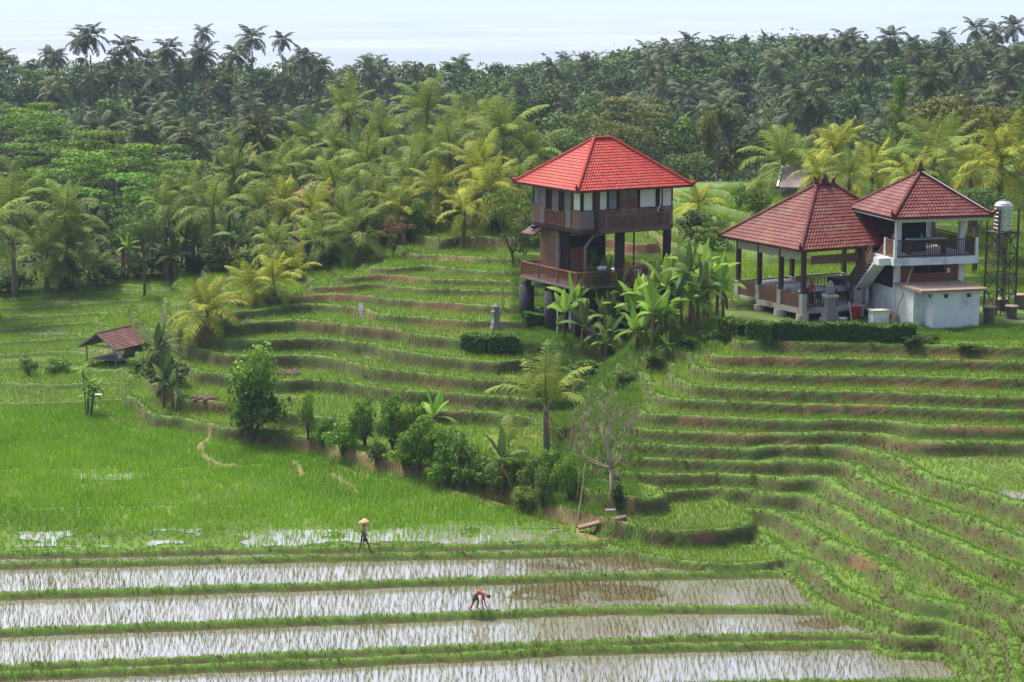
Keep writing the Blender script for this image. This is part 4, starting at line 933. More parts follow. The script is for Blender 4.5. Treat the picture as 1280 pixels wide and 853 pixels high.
def scatter():
    tries = 0
    while tries < 9000 and (cnt[0] < 165 or cnt[1] < 295):
        tries += 1
        y = 188 + (446 - 188) * rf.random() ** .8; x = rf.uniform(-1, 1) * (y * .246 + 14); px = 640 + FOC * x / y
        if y < 215 and px > 640: continue
        if y < 200 and px > 300: continue
        if px > 820 and y < 222 + 20 * rf.random(): continue
        if 640 < px <= 820 and y < 214: continue
        far = sstep((y - 230) / 120); r = 2.3 + 1.0 * far
        if not free(x, y, r * .72): continue
        g = hgt(x, y); cap = CAM_H - (np.interp(px, [0, 200, 420, 560, 640, 860, 1000, 1100, 1280], [58, 66, 74, 70, 76, 62, 66, 56, 46]) + 10) / FOC * y
        if rf.random() < (.15 if y > 385 else .36) and cnt[0] < 165:
            h = rf.uniform(8, 12) + (1.2 if y > 395 else 0); cnt[0] += 1
            far_palm(x, y, min(g + h, cap - 1.0 - rf.random() * .8), 'coconut palm rising out of the far wooded slope', 'palms of the far wooded slope', rf.uniform(.8, 1.1))
        elif cnt[1] < 295:
            cr = rf.uniform(3.0, 5.2); h = min(rf.uniform(7.5, 12), max(5, cap - g - rf.random() * 2)); cnt[1] += 1; occ.append((x, y, cr * .6))
            mat = rf.choice([M_LEAF, M_LEAF, M_LEAF, M_LEAFM, M_LEAFY] if y < 300 else [M_LEAF, M_LEAF, M_LEAF, M_LEAFM])
            tree(Vector((x, y, g)), h, cr, h * .72, rf.choice(['far', 'far', 'fartall']), mat, 'leafy tree of the far wooded slope', 'broadleaf trees of the far wooded slope', vi=rf.randrange(4), r0=.2)
scatter()
def undergrowth():
    r = np.random.default_rng(77); n = 5200; y = 186 + 262 * r.random(n) ** .85; x = r.uniform(-1, 1, n) * (y * .25 + 14); px = 640 + FOC * x / y
    ok = ~((px > 820) & (y < 226)) & ~((px > 640) & (y < 214)) & ~((px > 300) & (y < 192)); x, y = x[ok], y[ok]
    z = np.array([hgt(a, b) for a, b in zip(x, y)]); k = 26; n = len(x); hh = r.uniform(1.5, 4.5, n) * np.where(y > 300, 1.5, 1.0)
    d = r.normal(0, 1, (n, k, 3)); d /= np.linalg.norm(d, axis=2)[:, :, None]; d[:, :, 2] = np.abs(d[:, :, 2])
    p = np.stack([x, y, z], 1)[:, None, :] + d * np.stack([hh * .75, hh * .75, hh], 1)[:, None, :] * r.uniform(.6, 1, (n, k, 1)); p = p.reshape(-1, 3)
    nr = d.reshape(-1, 3) + r.normal(0, .5, p.shape); nr /= np.linalg.norm(nr, axis=1)[:, None]; a = np.cross(nr, r.normal(0, 1, p.shape)); a /= np.linalg.norm(a, axis=1)[:, None]; b = np.cross(nr, a)
    s = np.repeat(.5 + .25 * hh / 3, k)[:, None] * r.uniform(.6, 1.3, (len(p), 1)); V = np.stack([p - a * s * .6, p + b * s * .35, p + a * s * .6, p - b * s * .35], 1)
    v = np.clip(np.repeat(r.uniform(.1, .7, n), k) + r.normal(0, .15, len(p)), 0, 1)
    tag(link('undergrowth', np_mesh('undergrowth', V.reshape(-1, 3), np.arange(len(p) * 4).reshape(-1, 4), M_LEAF, False, dict(v=np.repeat(v, 4)))), 'dark tangled undergrowth below the far trees', None, kind='stuff')
undergrowth()
print('plants', cnt, len(bpy.data.objects), round(time.time() - T0, 1))
# ================================================================= BUILDINGS
def roofmat(name, c1, c2, c3, amt):
    t = NT(name); p = t.obj(); n = t.noise(p, 14, 3, .7); big = t.noise(p, .9, 4, .65)
    c = t.mix(t.mapr(n, .35, .65), c1, c2); c = t.mix(t.math('MULTIPLY', t.mapr(big, .48, .68), amt), c, c3)
    oi = t.attr('v'); h = t.n('ShaderNodeHueSaturation'); t.l(c, h.inputs['Color']); t.l(t.mapr(oi, 0, 1, .72, 1.25), h.inputs['Value'])
    t.b.inputs['Specular IOR Level'].default_value = .2; t.color(h.outputs[0]).rough(.62).bump(n, .3, .01); return t.m
M_RED = roofmat('bright_red_roof_tile', (.40, .038, .027), (.30, .028, .021), (.24, .05, .032), .6)
M_DRED = roofmat('weathered_red_roof_tile', (.155, .030, .027), (.10, .02, .019), (.15, .09, .05), .7)
M_DRED2 = roofmat('dull_red_roof_tile', (.15, .030, .027), (.095, .02, .019), (.20, .10, .085), .7)
M_HUTR = roofmat('brown_hut_roof_tile', (.15, .055, .045), (.09, .04, .035), (.20, .13, .11), .7)
M_DWOOD = grainy('dark_stained_wood', (.045, .026, .021), (.085, .048, .036), 5, .7, (1, 1, .18), .4)
M_WOOD = grainy('brown_wood', (.15, .075, .05), (.23, .125, .085), 5, .7, (1, 1, .2), .4)
M_GWOOD = grainy('grey_weathered_wood', (.17, .135, .13), (.26, .21, .2), 5, .8, (.2, .2, 1), .4)
M_RWOOD = grainy('reddish_wood', (.16, .06, .035), (.24, .10, .06), 5, .7, (1, 1, .2), .4)
M_BLACK = grainy('black_fibre_post', (.018, .017, .02), (.04, .038, .042), 6, .8, (1, 1, .3), .6)
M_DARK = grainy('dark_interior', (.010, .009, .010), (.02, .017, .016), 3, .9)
M_CURT = grainy('pale_curtain', (.74, .77, .68), (.84, .86, .78), 3, .7, (6, 6, .3), .2)
M_CURT2 = grainy('grey_blue_curtain', (.20, .23, .27), (.30, .33, .37), 3, .7, (6, 6, .3), .2)
M_WHITE = grainy('whitewashed_wall', (.62, .63, .65), (.74, .75, .76), 2.2, .85, (1, 1, .5), .2, (.45, .46, .46))
M_CONC = grainy('concrete', (.40, .36, .32), (.52, .48, .43), 5, .9, (1, 1, 1), .4, (.25, .22, .18))
M_TERR = grainy('brown_slab', (.20, .13, .10), (.33, .25, .2), 4, .9, (1, 1, 1), .4)
M_STONE = grainy('grey_carved_stone', (.16, .155, .15), (.28, .27, .26), 8, .9, (1, 1, 1), .8, (.10, .10, .09))
M_BLIND = grainy('pale_bamboo_blind', (.42, .35, .29), (.56, .48, .41), 3, .8, (.3, .3, 18), .5)
M_BLINDB = grainy('brown_bamboo_blind', (.17, .085, .05), (.26, .14, .09), 3, .8, (.3, .3, 18), .5)
M_BAMB = grainy('bamboo', (.40, .30, .16), (.52, .41, .24), 4, .6, (1, 1, .2), .2)
M_STEEL = NT('stainless_steel').color((.62, .63, .65)).rough(.28).m; M_STEEL.node_tree.nodes['Principled BSDF'].inputs['Metallic'].default_value = .95
M_RUST = grainy('rusty_steel', (.04, .033, .026), (.08, .06, .045), 6, .8)
M_WPLAS = NT('white_plastic').color((.75, .76, .77)).rough(.4).m
M_REDP = NT('red_plastic').color((.62, .02, .015)).rough(.4).m
M_RUBBLE = grainy('red_brown_rubble', (.09, .045, .04), (.16, .10, .09), 4, .95)
M_CLOTH = grainy('white_tablecloth', (.70, .72, .74), (.8, .81, .82), 3, .8)
M_BLUE = grainy('faded_blue_cloth', (.35, .44, .60), (.48, .55, .66), 3, .8)
M_CHAIR = grainy('dark_chair', (.03, .03, .045), (.06, .06, .08), 5, .6)
def glassm():
    t = NT('window_glass'); t.color((.03, .04, .045)).rough(.06); t.b.inputs['Specular IOR Level'].default_value = .5; return t.m
M_GLASS = glassm()

def tiled_plane(a, b, c, d, row, col, th=.05, wave=.03):
    """tiles laid on the slope a-b (eave) to c-d (ridge), d above a; every course steps, every tile is humped"""
    a, b, c, d = (np.array(q, float) for q in (a, b, c, d)); e = b - a; L = np.linalg.norm(e); eh = e / L
    up = ((c + d) / 2 - (a + b) / 2); up = up - eh * (up @ eh); W = np.linalg.norm(up); uh = up / W; nrm = np.cross(eh, uh)
    if nrm[2] < 0: nrm = -nrm
    nr = int(W / row); V = []; F = []; v = []; r = np.random.default_rng(int(L * 100))
    sl = ((d - a) @ eh) / W; sr = ((c - b) @ eh) / W
    for i in range(nr):
        y0 = i * W / nr; y1 = (i + 1) * W / nr + .02; x0 = sl * y0; x1 = L + sr * y0; x0b = sl * y1; x1b = L + sr * y1
        k = max(1, int(round((x1 - x0) / col)))
        off = (i % 2) * .5
        for j in range(k):
            s0, s1 = j / k, (j + 1) / k; h = r.uniform(-.006, .008); tv = np.clip(.5 + r.normal(0, .24) - (.35 if r.random() < .04 else 0), 0, 1); bs = len(V)
            for (yy, xa, xb, z) in ((y0, x0, x1, th + h), (y1, x0b, x1b, .012)):
                for q, wz in ((s0, 0), (.5 * (s0 + s1), wave), (s1, 0)):
                    V.append(a + eh * (xa + (xb - xa) * q) + uh * yy + nrm * (z + wz)); v.append(tv)
            for q, wz in ((s0, 0), (.5 * (s0 + s1), wave * .5), (s1, 0)): V.append(a + eh * (x0 + (x1 - x0) * q) + uh * y0 + nrm * (-.01)); v.append(tv * .6)
            F += [(bs, bs + 1, bs + 4, bs + 3), (bs + 1, bs + 2, bs + 5, bs + 4), (bs + 6, bs + 7, bs + 1, bs), (bs + 7, bs + 8, bs + 2, bs + 1)]
    return V, F, v
def hip_roof(parent, x0, x1, y0, y1, ze, zr, ridge, mat, row=.3, col=.24, flare=.18, fascia=None, ornament=True, under=None):
    """hipped roof over the rectangle, eave height ze, ridge height zr along x; returns nothing, links parts under parent"""
    cx, cy = (x0 + x1) / 2, (y0 + y1) / 2; ra, rb = (cx - ridge / 2, cy, zr), (cx + ridge / 2, cy, zr)
    A, B, C_, D = (x0, y0, ze), (x1, y0, ze), (x1, y1, ze), (x0, y1, ze)
    rf_ = MB(); t_ = .12
    dn = lambda p: (p[0], p[1], p[2] - t_)
    rf_.add([A, B, C_, D, ra, rb, dn(A), dn(B), dn(C_), dn(D)], [(0, 1, 5, 4), (1, 2, 5), (2, 3, 4, 5), (3, 0, 4), (6, 7, 1, 0), (7, 8, 2, 1), (8, 9, 3, 2), (9, 6, 0, 3), (9, 8, 7, 6)])
    roof = rf_.build('roof', under or M_DWOOD, parent)
    for q in ((A, B, rb, ra), (B, C_, rb, rb), (C_, D, ra, rb), (D, A, ra, ra)):
        V, F, v = tiled_plane(*q, row, col); o = link('tile_course', poly_mesh('tiles', V, F, v, mat), roof); o['kind'] = 'stuff'
    def caps(p, q, nm='ridge_cap', r0=.12):
        p = Vector(p); q = Vector(q); L = (q - p).length; n = max(2, int(L / .34)); m = MB(); d = (q - p) / n
        for i in range(n): m.tube([p + d * i + Vector((0, 0, .07)), p + d * (i + 1.08) + Vector((0, 0, .07))], [r0 * 1.12, r0 * .92], 7)
        me = m.mesh(nm, mat, False); at_ = me.attributes.new('v', 'FLOAT', 'POINT'); at_.data.foreach_set('value', [.35] * len(me.vertices)); link(nm, me, roof)
    for p, r_ in ((A, ra), (B, rb), (C_, rb), (D, ra)):
        o_ = Vector(p) + (Vector(p) - Vector(r_)).normalized() * .15; caps(o_, r_)
        # upturned corner ornament
        dd = (Vector(p) - Vector(r_)); dd.z = 0; dd.normalize(); m = MB(); b0 = Vector(p) + Vector((0, 0, .12)); m.tube([b0 - dd * .25, b0 + dd * .1 + Vector((0, 0, .05)), b0 + dd * .32 + Vector((0, 0, .22)), b0 + dd * .36 + Vector((0, 0, .42))], [.14, .13, .08, .02], 6)
        me = m.mesh('corner_ornament', mat, True); at_ = me.attributes.new('v', 'FLOAT', 'POINT'); at_.data.foreach_set('value', [.2] * len(me.vertices)); link('corner_ornament', me, roof)
    if ridge > .2: caps(ra, rb, 'ridge_cap', .14)
    return roof
def planks(parent, p0, p1, z0, z1, th, mat, horizontal=True, w=.24, name='plank', gap=.012):
    """separate boards filling the wall rectangle from p0 to p1 (plan points)"""
    p0 = Vector((*p0, 0)); p1 = Vector((*p1, 0)); d = p1 - p0; L = d.length; d.normalize(); ang = math.atan2(d.y, d.x)
    if horizontal:
        n = max(1, round((z1 - z0) / w)); hh = (z1 - z0) / n; me = MB().box((0, -th / 2, gap / 2), (L, th / 2, hh - gap / 2)).mesh(name, mat)
        for i in range(n): link(name, me, parent, (p0.x, p0.y, z0 + i * hh), (0, 0, ang))
    else:
        n = max(1, round(L / w)); ww = L / n; me = MB().box((gap / 2, -th / 2, 0), (ww - gap / 2, th / 2, z1 - z0)).mesh(name, mat)
        for i in range(n): link(name, me, parent, (p0.x + d.x * ww * i, p0.y + d.y * ww * i, z0), (0, 0, ang))
def railing(parent, pts, z, h, mat, gap=.17, bw=.05, name='railing', solid=False, post=True, rail=.08, zs=None):
    """rail, bottom rail and posts as one part, balusters as its sub-parts; zs: heights at the points when it climbs"""
    zs = zs or [z] * len(pts); P3 = [Vector((*p, q)) for p, q in zip(pts, zs)]; m = MB(); bal = []
    for a, b in zip(P3[:-1], P3[1:]):
        up = Vector((0, 0, h)); m.bar(a + up, b + up, rail * 1.4, rail); m.bar(a + Vector((0, 0, .10)), b + Vector((0, 0, .10)), rail, rail)
        n = max(1, round((b - a).length / gap)); bal += [(a + (b - a) * (i + .5) / n, math.atan2((b - a).y, (b - a).x)) for i in range(n)]
    if post:
        for a in P3: m.box((a.x - .06, a.y - .06, a.z), (a.x + .06, a.y + .06, a.z + h + .1))
    r_ = m.build(name, mat, parent); w = gap * .93 if solid else bw
    me = MB().box((-w / 2, -.02, 0), (w / 2, .02, h - .22)).mesh('baluster', mat)
    for p, a in bal: link('baluster', me, r_, (p.x, p.y, p.z + .13), (0, 0, a))
    return r_
def window(parent, p0, p1, z0, z1, inner=None, mat=None, fr=.05, mull=0, th=.1):
    p0 = Vector((*p0, 0)); p1 = Vector((*p1, 0)); d = p1 - p0; L = d.length; ang = math.atan2(d.y, d.x); m = MB(); H_ = z1 - z0
    m.box((0, -th / 2, 0), (fr, th / 2, H_)); m.box((L - fr, -th / 2, 0), (L, th / 2, H_)); m.box((fr, -th / 2, 0), (L - fr, th / 2, fr)); m.box((fr, -th / 2, H_ - fr), (L - fr, th / 2, H_))
    for i in range(mull): m.box((L * (i + 1) / (mull + 1) - .025, -th / 2 + .01, fr), (L * (i + 1) / (mull + 1) + .025, th / 2 - .01, H_ - fr))
    w_ = m.build('window', mat or M_DWOOD, parent); w_.location = (p0.x, p0.y, z0); w_.rotation_euler = (0, 0, ang)
    if inner == 'open': MB().box((fr, .02, fr), (L - fr, .05, H_ - fr)).build('opening', M_DARK, w_)
    else:
        n = 14; V = []; F = []
        for i in range(n + 1):
            x = fr + (L - 2 * fr) * i / n; y = .03 + .025 * math.sin(i * 1.9)
            V += [(x, y, fr), (x, y, H_ - fr)]
        for i in range(n): F.append((2*i, 2*i+2, 2*i+3, 2*i+1))
        MB().add(V, F).build('curtain', inner or M_CURT, w_)
    return w_

# ---------------------------------------------------------------- stilt house with the bright red roof
def stilt_house():
    Dc = 141.0; c = PD(727, 284.6, Dc); base = hgt(c[0], Dc); A = R(30)
    rt = empty('stilt_house', (c[0], c[1], 0), A, 'dark wooden stilt house with a bright red hipped tile roof on black posts', 'house')
    U, Vv = 7.5, 6.5; zf, ze, zd = 12.0, 14.72, 8.25                 # upper floor, wall top, deck floor (world heights; local x along the front, y back)
    hip_roof(rt, -.95, U + .95, -.95, Vv + .95, ze + .02, 17.85, 1.5, M_RED, .29, .22)
    m = MB(); m.box((-.02, -.02, zf - .28), (U + .02, Vv + .02, zf)); m.build('upper_floor', M_DWOOD, rt)
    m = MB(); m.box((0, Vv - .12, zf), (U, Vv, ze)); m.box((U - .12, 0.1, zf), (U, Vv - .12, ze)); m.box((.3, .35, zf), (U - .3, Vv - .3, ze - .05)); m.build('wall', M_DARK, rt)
    zs_ = 13.25
    # front face: pixel columns turned into metres along the front
    fx = lambda px: (px - 727) / 121.0 * U
    for a, b, inner in ((728.5, 742.5, M_CURT), (749.5, 761, M_CURT), (761.5, 774, M_CURT2), (802.5, 826, M_CURT), (833, 847.5, M_CURT)):
        window(rt, (fx(a), 0.02), (fx(b), 0.02), zs_, ze - .06, inner)
    planks(rt, (fx(727), .03), (fx(743), .03), zf, zs_, .07, M_GWOOD); planks(rt, (fx(832), .03), (fx(848), .03), zf, zs_, .07, M_GWOOD); planks(rt, (fx(749), .03), (fx(776), .03), zf, zs_, .07, M_WOOD); planks(rt, (fx(800), .03), (fx(827), .03), zf, zs_, .07, M_WOOD)
    for a in (745.8, 829.5): MB().box((fx(a) - .16, -.1, zf - .25), (fx(a) + .16, .14, ze)).build('corner_post', M_DWOOD, rt)
    d = MB(); d.box((fx(776), -.03, zf), (fx(800), .06, ze - .05)); dr = d.build('door', M_WOOD, rt)
    pm = MB(); w = (fx(799.2) - fx(776.8)) / 2 - .05
    for k in range(2):
        x0 = fx(776.8) + k * (w + .08)
        for j in range(4):
            z0 = zf + .12 + j * .62; p_ = MB(); p_.box((x0 + .06, -.06, z0), (x0 + w - .06, -.032, z0 + .54))
            cxm = x0 + w / 2; p_.lathe([(.02, 0), (.16, .015), (.18, .04), (.1, .06), (.02, .05)], (0, 0, 0), 8)
            for q in range(len(p_.v) - 40, len(p_.v)): x, y, z = p_.v[q]; p_.v[q] = (cxm + x, -.06 - z, z0 + .27 + y)
            p_.build('carved_panel', M_GWOOD if j % 2 else M_RWOOD, dr)
    MB().tube([(fx(829), -.2, ze - .05), (fx(829), -.2, zf + 1.5), (fx(827), -.25, zf + 1.25), (fx(824.6), -.3, zf + 1.2), (fx(824.6), -.3, zf + 1.0)], .05, 6).build('drain_pipe', M_WPLAS, rt)
    bx0, bx1 = fx(748.5), fx(834); m = MB(); m.box((bx0, -1.0, zf - .22), (bx1, -.03, zf - .02)); m.build('balcony', M_WOOD, rt)
    railing(rt, [(bx0 + .05, -.06), (bx0 + .05, -.95), (bx1 - .05, -.95), (bx1 - .05, -.06)], zf - .02, 1.02, M_WOOD, .18, .06, 'balcony_railing')
    # left face, local x = 0, y from 0 to Vv ; pixel 727 -> 666
    fy = lambda px: (727 - px) / 61.0 * Vv
    window(rt, (-.02, fy(716.5)), (-.02, fy(727) + .06), zs_, ze - .06, M_CURT); window(rt, (-.02, fy(666.5)), (-.02, fy(675)), zs_, ze - .06, M_CURT2)
    planks(rt, (-.03, fy(716)), (-.03, fy(727)), zf, zs_, .07, M_WOOD); planks(rt, (-.03, fy(666)), (-.03, fy(675.5)), zf, zs_, .07, M_WOOD)
    for a in (680, 711.5): planks(rt, (-.06, fy(a - 3.8)), (-.06, fy(a + 3.8)), zf, ze, .12, M_GWOOD, False, .3, 'board')
    window(rt, (-.02, fy(684)), (-.02, fy(691.5)), zf + 1.0, ze - .06, 'open'); planks(rt, (-.03, fy(691.5)), (-.03, fy(699.5)), zf + 1.0, ze, .07, M_GWOOD, False, .3, 'board'); window(rt, (-.02, fy(699.5)), (-.02, fy(707.5)), zf + 1.0, ze - .06, 'open')
    MB().box((-.04, fy(707.5), zf), (.1, fy(684), zf + 1.0)).build('parapet', M_DWOOD, rt)
    railing(rt, [(-.16, fy(707.5)), (-.16, fy(684))], zf, 1.0, M_RWOOD, .2, .1, 'balcony_railing')
    for y in (.6, 2.4, 4.2, 6.0): MB().box((-.45, y - .09, zf - .46), (U - .2, y + .09, zf - .282)).build('floor_beam', M_DWOOD, rt)
    MB().add([(-.75, 5.2, 11.2), (-.75, 6.9, 11.2), (.2, 6.9, 11.72), (.2, 5.2, 11.72), (-.75, 5.2, 11.1), (-.75, 6.9, 11.1), (.2, 6.9, 11.6), (.2, 5.2, 11.6)], [(0,1,2,3),(7,6,5,4),(0,4,5,1),(2,6,7,3),(0,3,7,4),(1,5,6,2)]).build('lower_eave', M_DWOOD, rt)
    # lower room at the back left, open terrace at the right
    planks(rt, (.5, 6.3), (.5, 3.9), zd, zf - .47, .1, M_WOOD, False, .3, 'board'); MB().tube([(.45, 3.75, zd), (.45, 3.75, zf - .47)], .17, 8).build('column', M_GWOOD, rt)
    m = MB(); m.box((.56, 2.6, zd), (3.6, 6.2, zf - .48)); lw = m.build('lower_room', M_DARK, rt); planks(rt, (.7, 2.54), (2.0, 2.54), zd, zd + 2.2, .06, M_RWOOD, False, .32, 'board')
    # posts
    DX0, DY0, DX1, DY1 = -1.2, -1.3, 7.4, 6.3                          # deck rectangle
    m = MB(); m.box((DX0, DY0, zd - .18), (DX1, DY1, zd)); m.build('deck', M_GWOOD, rt)
    for y in (-1.0, 1.2, 3.4, 5.6): MB().box((DX0 + .1, y - .09, zd - .42), (DX1 - .1, y + .09, zd - .182)).build('floor_beam', M_DWOOD, rt)
    gb = base - .6
    for (x, y) in ((-.75, 6.1), (-.75, 2.6), (-.75, -.9), (3.2, -.9), (6.6, -.9), (6.6, 3.0), (3.2, 6.0), (6.6, 6.0)):
        MB().tube([(x, y, gb), (x, y, zd - .75)], .55, 14).build('thick_post', M_BLACK, rt, True); MB().box((x - .22, y - .22, zd - .76), (x + .22, y + .22, zd - .42)).build('post_head', M_DWOOD, rt)
    for (x, y) in ((2.9, -.2), (5.0, 2.8), (7.1, .1), (4.4, .2)) : MB().tube([(x, y, zd), (x, y, zf - .29)], .3 if (x, y) != (4.4, .2) else .06, 12).build('column', M_BLACK, rt, True)
    br = MB(); br.tube([(.5, .25, zd), (.5, .25, zf - 1.2), (1.1, .25, zf - .5), (2.2, .25, zf - .32)], [.16, .13, .12, .1], 8); br.build('curved_brace', M_GWOOD, rt, True)
    railing(rt, [(DX1 - .1, DY0 + .08), (4.2, DY0 + .08), (1.6, DY0 + .08), (DX0 + .08, DY0 + .08), (DX0 + .08, 1.3), (DX0 + .08, 3.8), (DX0 + .08, DY1 - .08), (1.2, DY1 - .08)], zd, .98, M_RWOOD, .16, .055, 'deck_railing')
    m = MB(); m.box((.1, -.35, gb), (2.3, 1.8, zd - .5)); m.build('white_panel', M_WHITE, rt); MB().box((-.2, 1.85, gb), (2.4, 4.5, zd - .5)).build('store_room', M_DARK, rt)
    MB().tube([(-1.35, .9, gb), (-1.35, .9, zd - 1.3)], .05, 6).build('pipe', M_WPLAS, rt)
    MB().box((-.9, -1.25, gb), (2.6, -.4, base + .12)).build('step', M_CONC, rt)
    # things on the terrace
    w = lambda x, y, z: tuple(Matrix.Rotation(A, 4, 'Z') @ Vector((x, y, 0)) + Vector((c[0], c[1], z)))
    t = empty('table', w(5.3, .0, zd), A, 'long white topped table under the stilt house upper floor', 'table'); MB().box((-1.1, -.45, .72), (1.1, .45, .78)).build('table_top', M_CLOTH, t)
    for x in (-1, 1):
        for y in (-.38, .38): MB().box((x - .03, y - .03, 0), (x + .03, y + .03, .72)).build('leg', M_DWOOD, t)
    for k, (dx, col) in enumerate(((-.7, (.5, .05, .05)), (-.4, (.08, .15, .5)), (-.1, (.55, .08, .12)))):
        o = MB().box((-.12, -.15, 0), (.12, .15, .16 + .04 * k)).build('folded_cloth', NT('cloth').color(col).rough(.9).m); o.location = w(5.3 + dx, .0, zd + .785); o.rotation_euler = (0, 0, A); tag(o, ('red folded cloth', 'blue folded cloth', 'pink folded cloth')[k] + ' lying on the white topped terrace table', 'cloth')
    for k, (x, y) in enumerate(((4.6, -.8), (6.0, -.8))): chair(w(x, y, zd), A + R(180) + k * .5, ('dark chair at the left end of the terrace table', 'dark chair at the right end of the terrace table')[k])
    o = MB().lathe([(.12, 0), (.2, .02), (.3, .25), (.36, .42), (.33, .42), (.26, .2), (.05, .06)], (0, 0, 0), 14).build('basin', M_WPLAS, None, True); o.location = w(1.3, -.55, zd + 0.78); tag(o, 'white wash basin by the deck railing', 'basin')
    o = MB().box((-.5, -.3, 0), (.75, .3, .78)).build('counter', M_DWOOD); o.location = w(1.4, -.6, zd); o.rotation_euler = (0, 0, A); tag(o, 'dark counter carrying the white wash basin', 'counter')
    o = shrub(Vector(w(3.9, .2, zd)), .5, 1.8, M_FLOWER, 'orange yellow flowering plant on the terrace of the stilt house', kind='small')
def chair(loc, rz, label, mat=None, group=None):
    mat = mat or M_CHAIR; t = empty('chair', loc, rz, label, 'chair', group); MB().box((-.21, -.21, .43), (.21, .21, .47)).build('seat', mat, t); MB().box((-.2, .18, .5), (.2, .21, .92)).build('backrest', mat, t)
    lm = MB().box((-.02, -.02, 0), (.02, .02, .43)).mesh('leg', mat)
    for x in (-.18, .18):
        for y in (-.18, .18): link('leg', lm, t, (x, y, 0))
    return t
stilt_house()
# ---------------------------------------------------------------- open dining pavilion
def pavilion():
    c = P(1003.5, 385, 7.9); A = R(28); base = hgt(c[0], c[1]); zf, ze = 7.85, 11.72; U, Vv = 8.8, 7.4
    rt = empty('dining_pavilion', (c[0], c[1], 0), A, 'open sided dining pavilion with a dark red hipped roof and plank railing', 'pavilion')
    hip_roof(rt, -.95, U + .6, -.95, Vv + .9, ze + .05, 15.35, 1.3, M_DRED, .3, .24)
    roof = [o for o in rt.children if o.name.startswith('roof')][0]
    cx, cy = (-.95 + U + .6) / 2, (Vv - .05) / 2
    for sx in (-.65, .65):
        m = MB(); m.tube([(cx + sx, cy, 15.35), (cx + sx * 1.1, cy, 15.75), (cx + sx * 1.5, cy, 16.0)], [.16, .12, .03], 6); m.build('ridge_ornament', M_DRED, roof, True)
    m = MB(); m.lathe([(.28, 0), (.22, .15), (.28, .2), (.12, .4), (.16, .48), (.03, .75)], (cx, cy, 15.45), 8); m.build('ridge_ornament', M_DRED, roof, True)
    m = MB(); m.box((-.18, -.18, zf - .35), (U, Vv + .18, zf)); m.build('floor_slab', M_CONC, rt)
    ys = [0, Vv / 3, 2 * Vv / 3, Vv]
    posts = [(0, y) for y in ys] + [(4.4, 0), (U, 0), (U, Vv), (4.4, Vv)]
    for i, (x, y) in enumerate(posts):
        MB().box((x - .13, y - .13, zf), (x + .13, y + .13, ze)).build('post', M_DWOOD, rt); MB().box((x - .19, y - .19, zf), (x + .19, y + .19, zf + .95)).build('post_base', M_CONC, rt)
        MB().lathe([(.52, 0), (.46, .2), (.42, zf - .36 - base + .5)], (x, y, base - .5), 10).build('foundation_pillar', M_CONC, rt)
    m = MB(); m.box((-.12, -.12, ze - .22), (U + .1, .12, ze)); m.box((-.12, .12, ze - .22), (.12, Vv, ze)); m.box((-.12, Vv, ze - .22), (U + .1, Vv + .15, ze)); m.build('beam', M_DWOOD, rt)
    for k in range(3): MB().bar((-.17, ys[k] + .16, ze - .42), (-.17, ys[k + 1] - .16, ze - .42), .05, .6).build('blind', M_BLIND, rt)
    MB().bar((.5, -.1, ze - .75), (5.6, -.1, ze - .75), .05, .55).build('blind', M_BLINDB, rt)
    for k in range(3): railing(rt, [(-.05, ys[k] + .2), (-.05, ys[k + 1] - .2)], zf, 1.0, M_RWOOD if k == 5 else M_WOOD, .19, .1, 'railing', True, False)
    railing(rt, [(.25, -.05), (2.6, -.05)], zf, 1.0, M_DWOOD, .16, .035, 'railing', False, True)
    railing(rt, [(.2, Vv), (U, Vv)], zf, .9, M_DWOOD, .3, .05, 'railing', False, True)
    MB().box((5.0, -.1, zf), (5.2, 1.6, zf + 1.0)).build('low_wall', M_WHITE, rt)
    MB().box((5.6, 2.0, zf), (8.4, 5.0, zf + 1.1)).build('counter', M_DARK, rt)
    w = lambda x, y, z: tuple(Matrix.Rotation(A, 4, 'Z') @ Vector((x, y, 0)) + Vector((c[0], c[1], z)))
    def table(x, y, l, mat, lab):
        t = empty('dining_table', w(x, y, zf), A, lab, 'table'); top = MB(); top.box((-l, -.5, .9), (l, .5, .98)); top.build('table_top', mat, t)
        sk = MB(); sk.box((-l - .01, -.51, .72), (l + .01, .51, .905)); sk.build('tablecloth', mat, t)
        for a in (-l + .1, l - .1):
            for b in (-.4, .4): MB().box((a - .03, b - .03, 0), (a + .03, b + .03, .72)).build('leg', M_WPLAS, t)
    table(2.1, 3.6, 1.3, M_CLOTH, 'white clothed table behind the second pavilion railing panel')
    table(2.0, 6.0, 1.2, M_CLOTH, 'white clothed table at the back corner of the pavilion'); table(3.9, 1.6, 1.5, M_BLUE, 'pale blue clothed table near the pavilion front rail')
    i = 0
    labs = ['white chair by the back corner table', 'dark chair behind the first railing panel', 'dark chair beside the white clothed table', 'white chair between the middle pavilion posts', 'dark chair behind the front corner post', 'dark chair behind the front rail', 'dark chair at the far side of the blue table', 'dark chair near the pavilion low wall']
    for x, y, r_ in ((.8, 4.9, 0), (.6, 2.7, 3.1), (2.2, 2.5, 2.6), (1.0, 2.4, 3.3), (1.8, .9, 2.8), (2.9, .7, 3.1), (4.3, 2.7, 0), (4.8, .7, 3.0)):
        chair(w(x, y, zf), A + r_, labs[i], M_WPLAS if 'white chair' in labs[i] else None, 'pavilion chairs'); i += 1
    PAV['w'] = w; PAV['zf'] = zf; PAV['A'] = A
PAV = {}
pavilion()
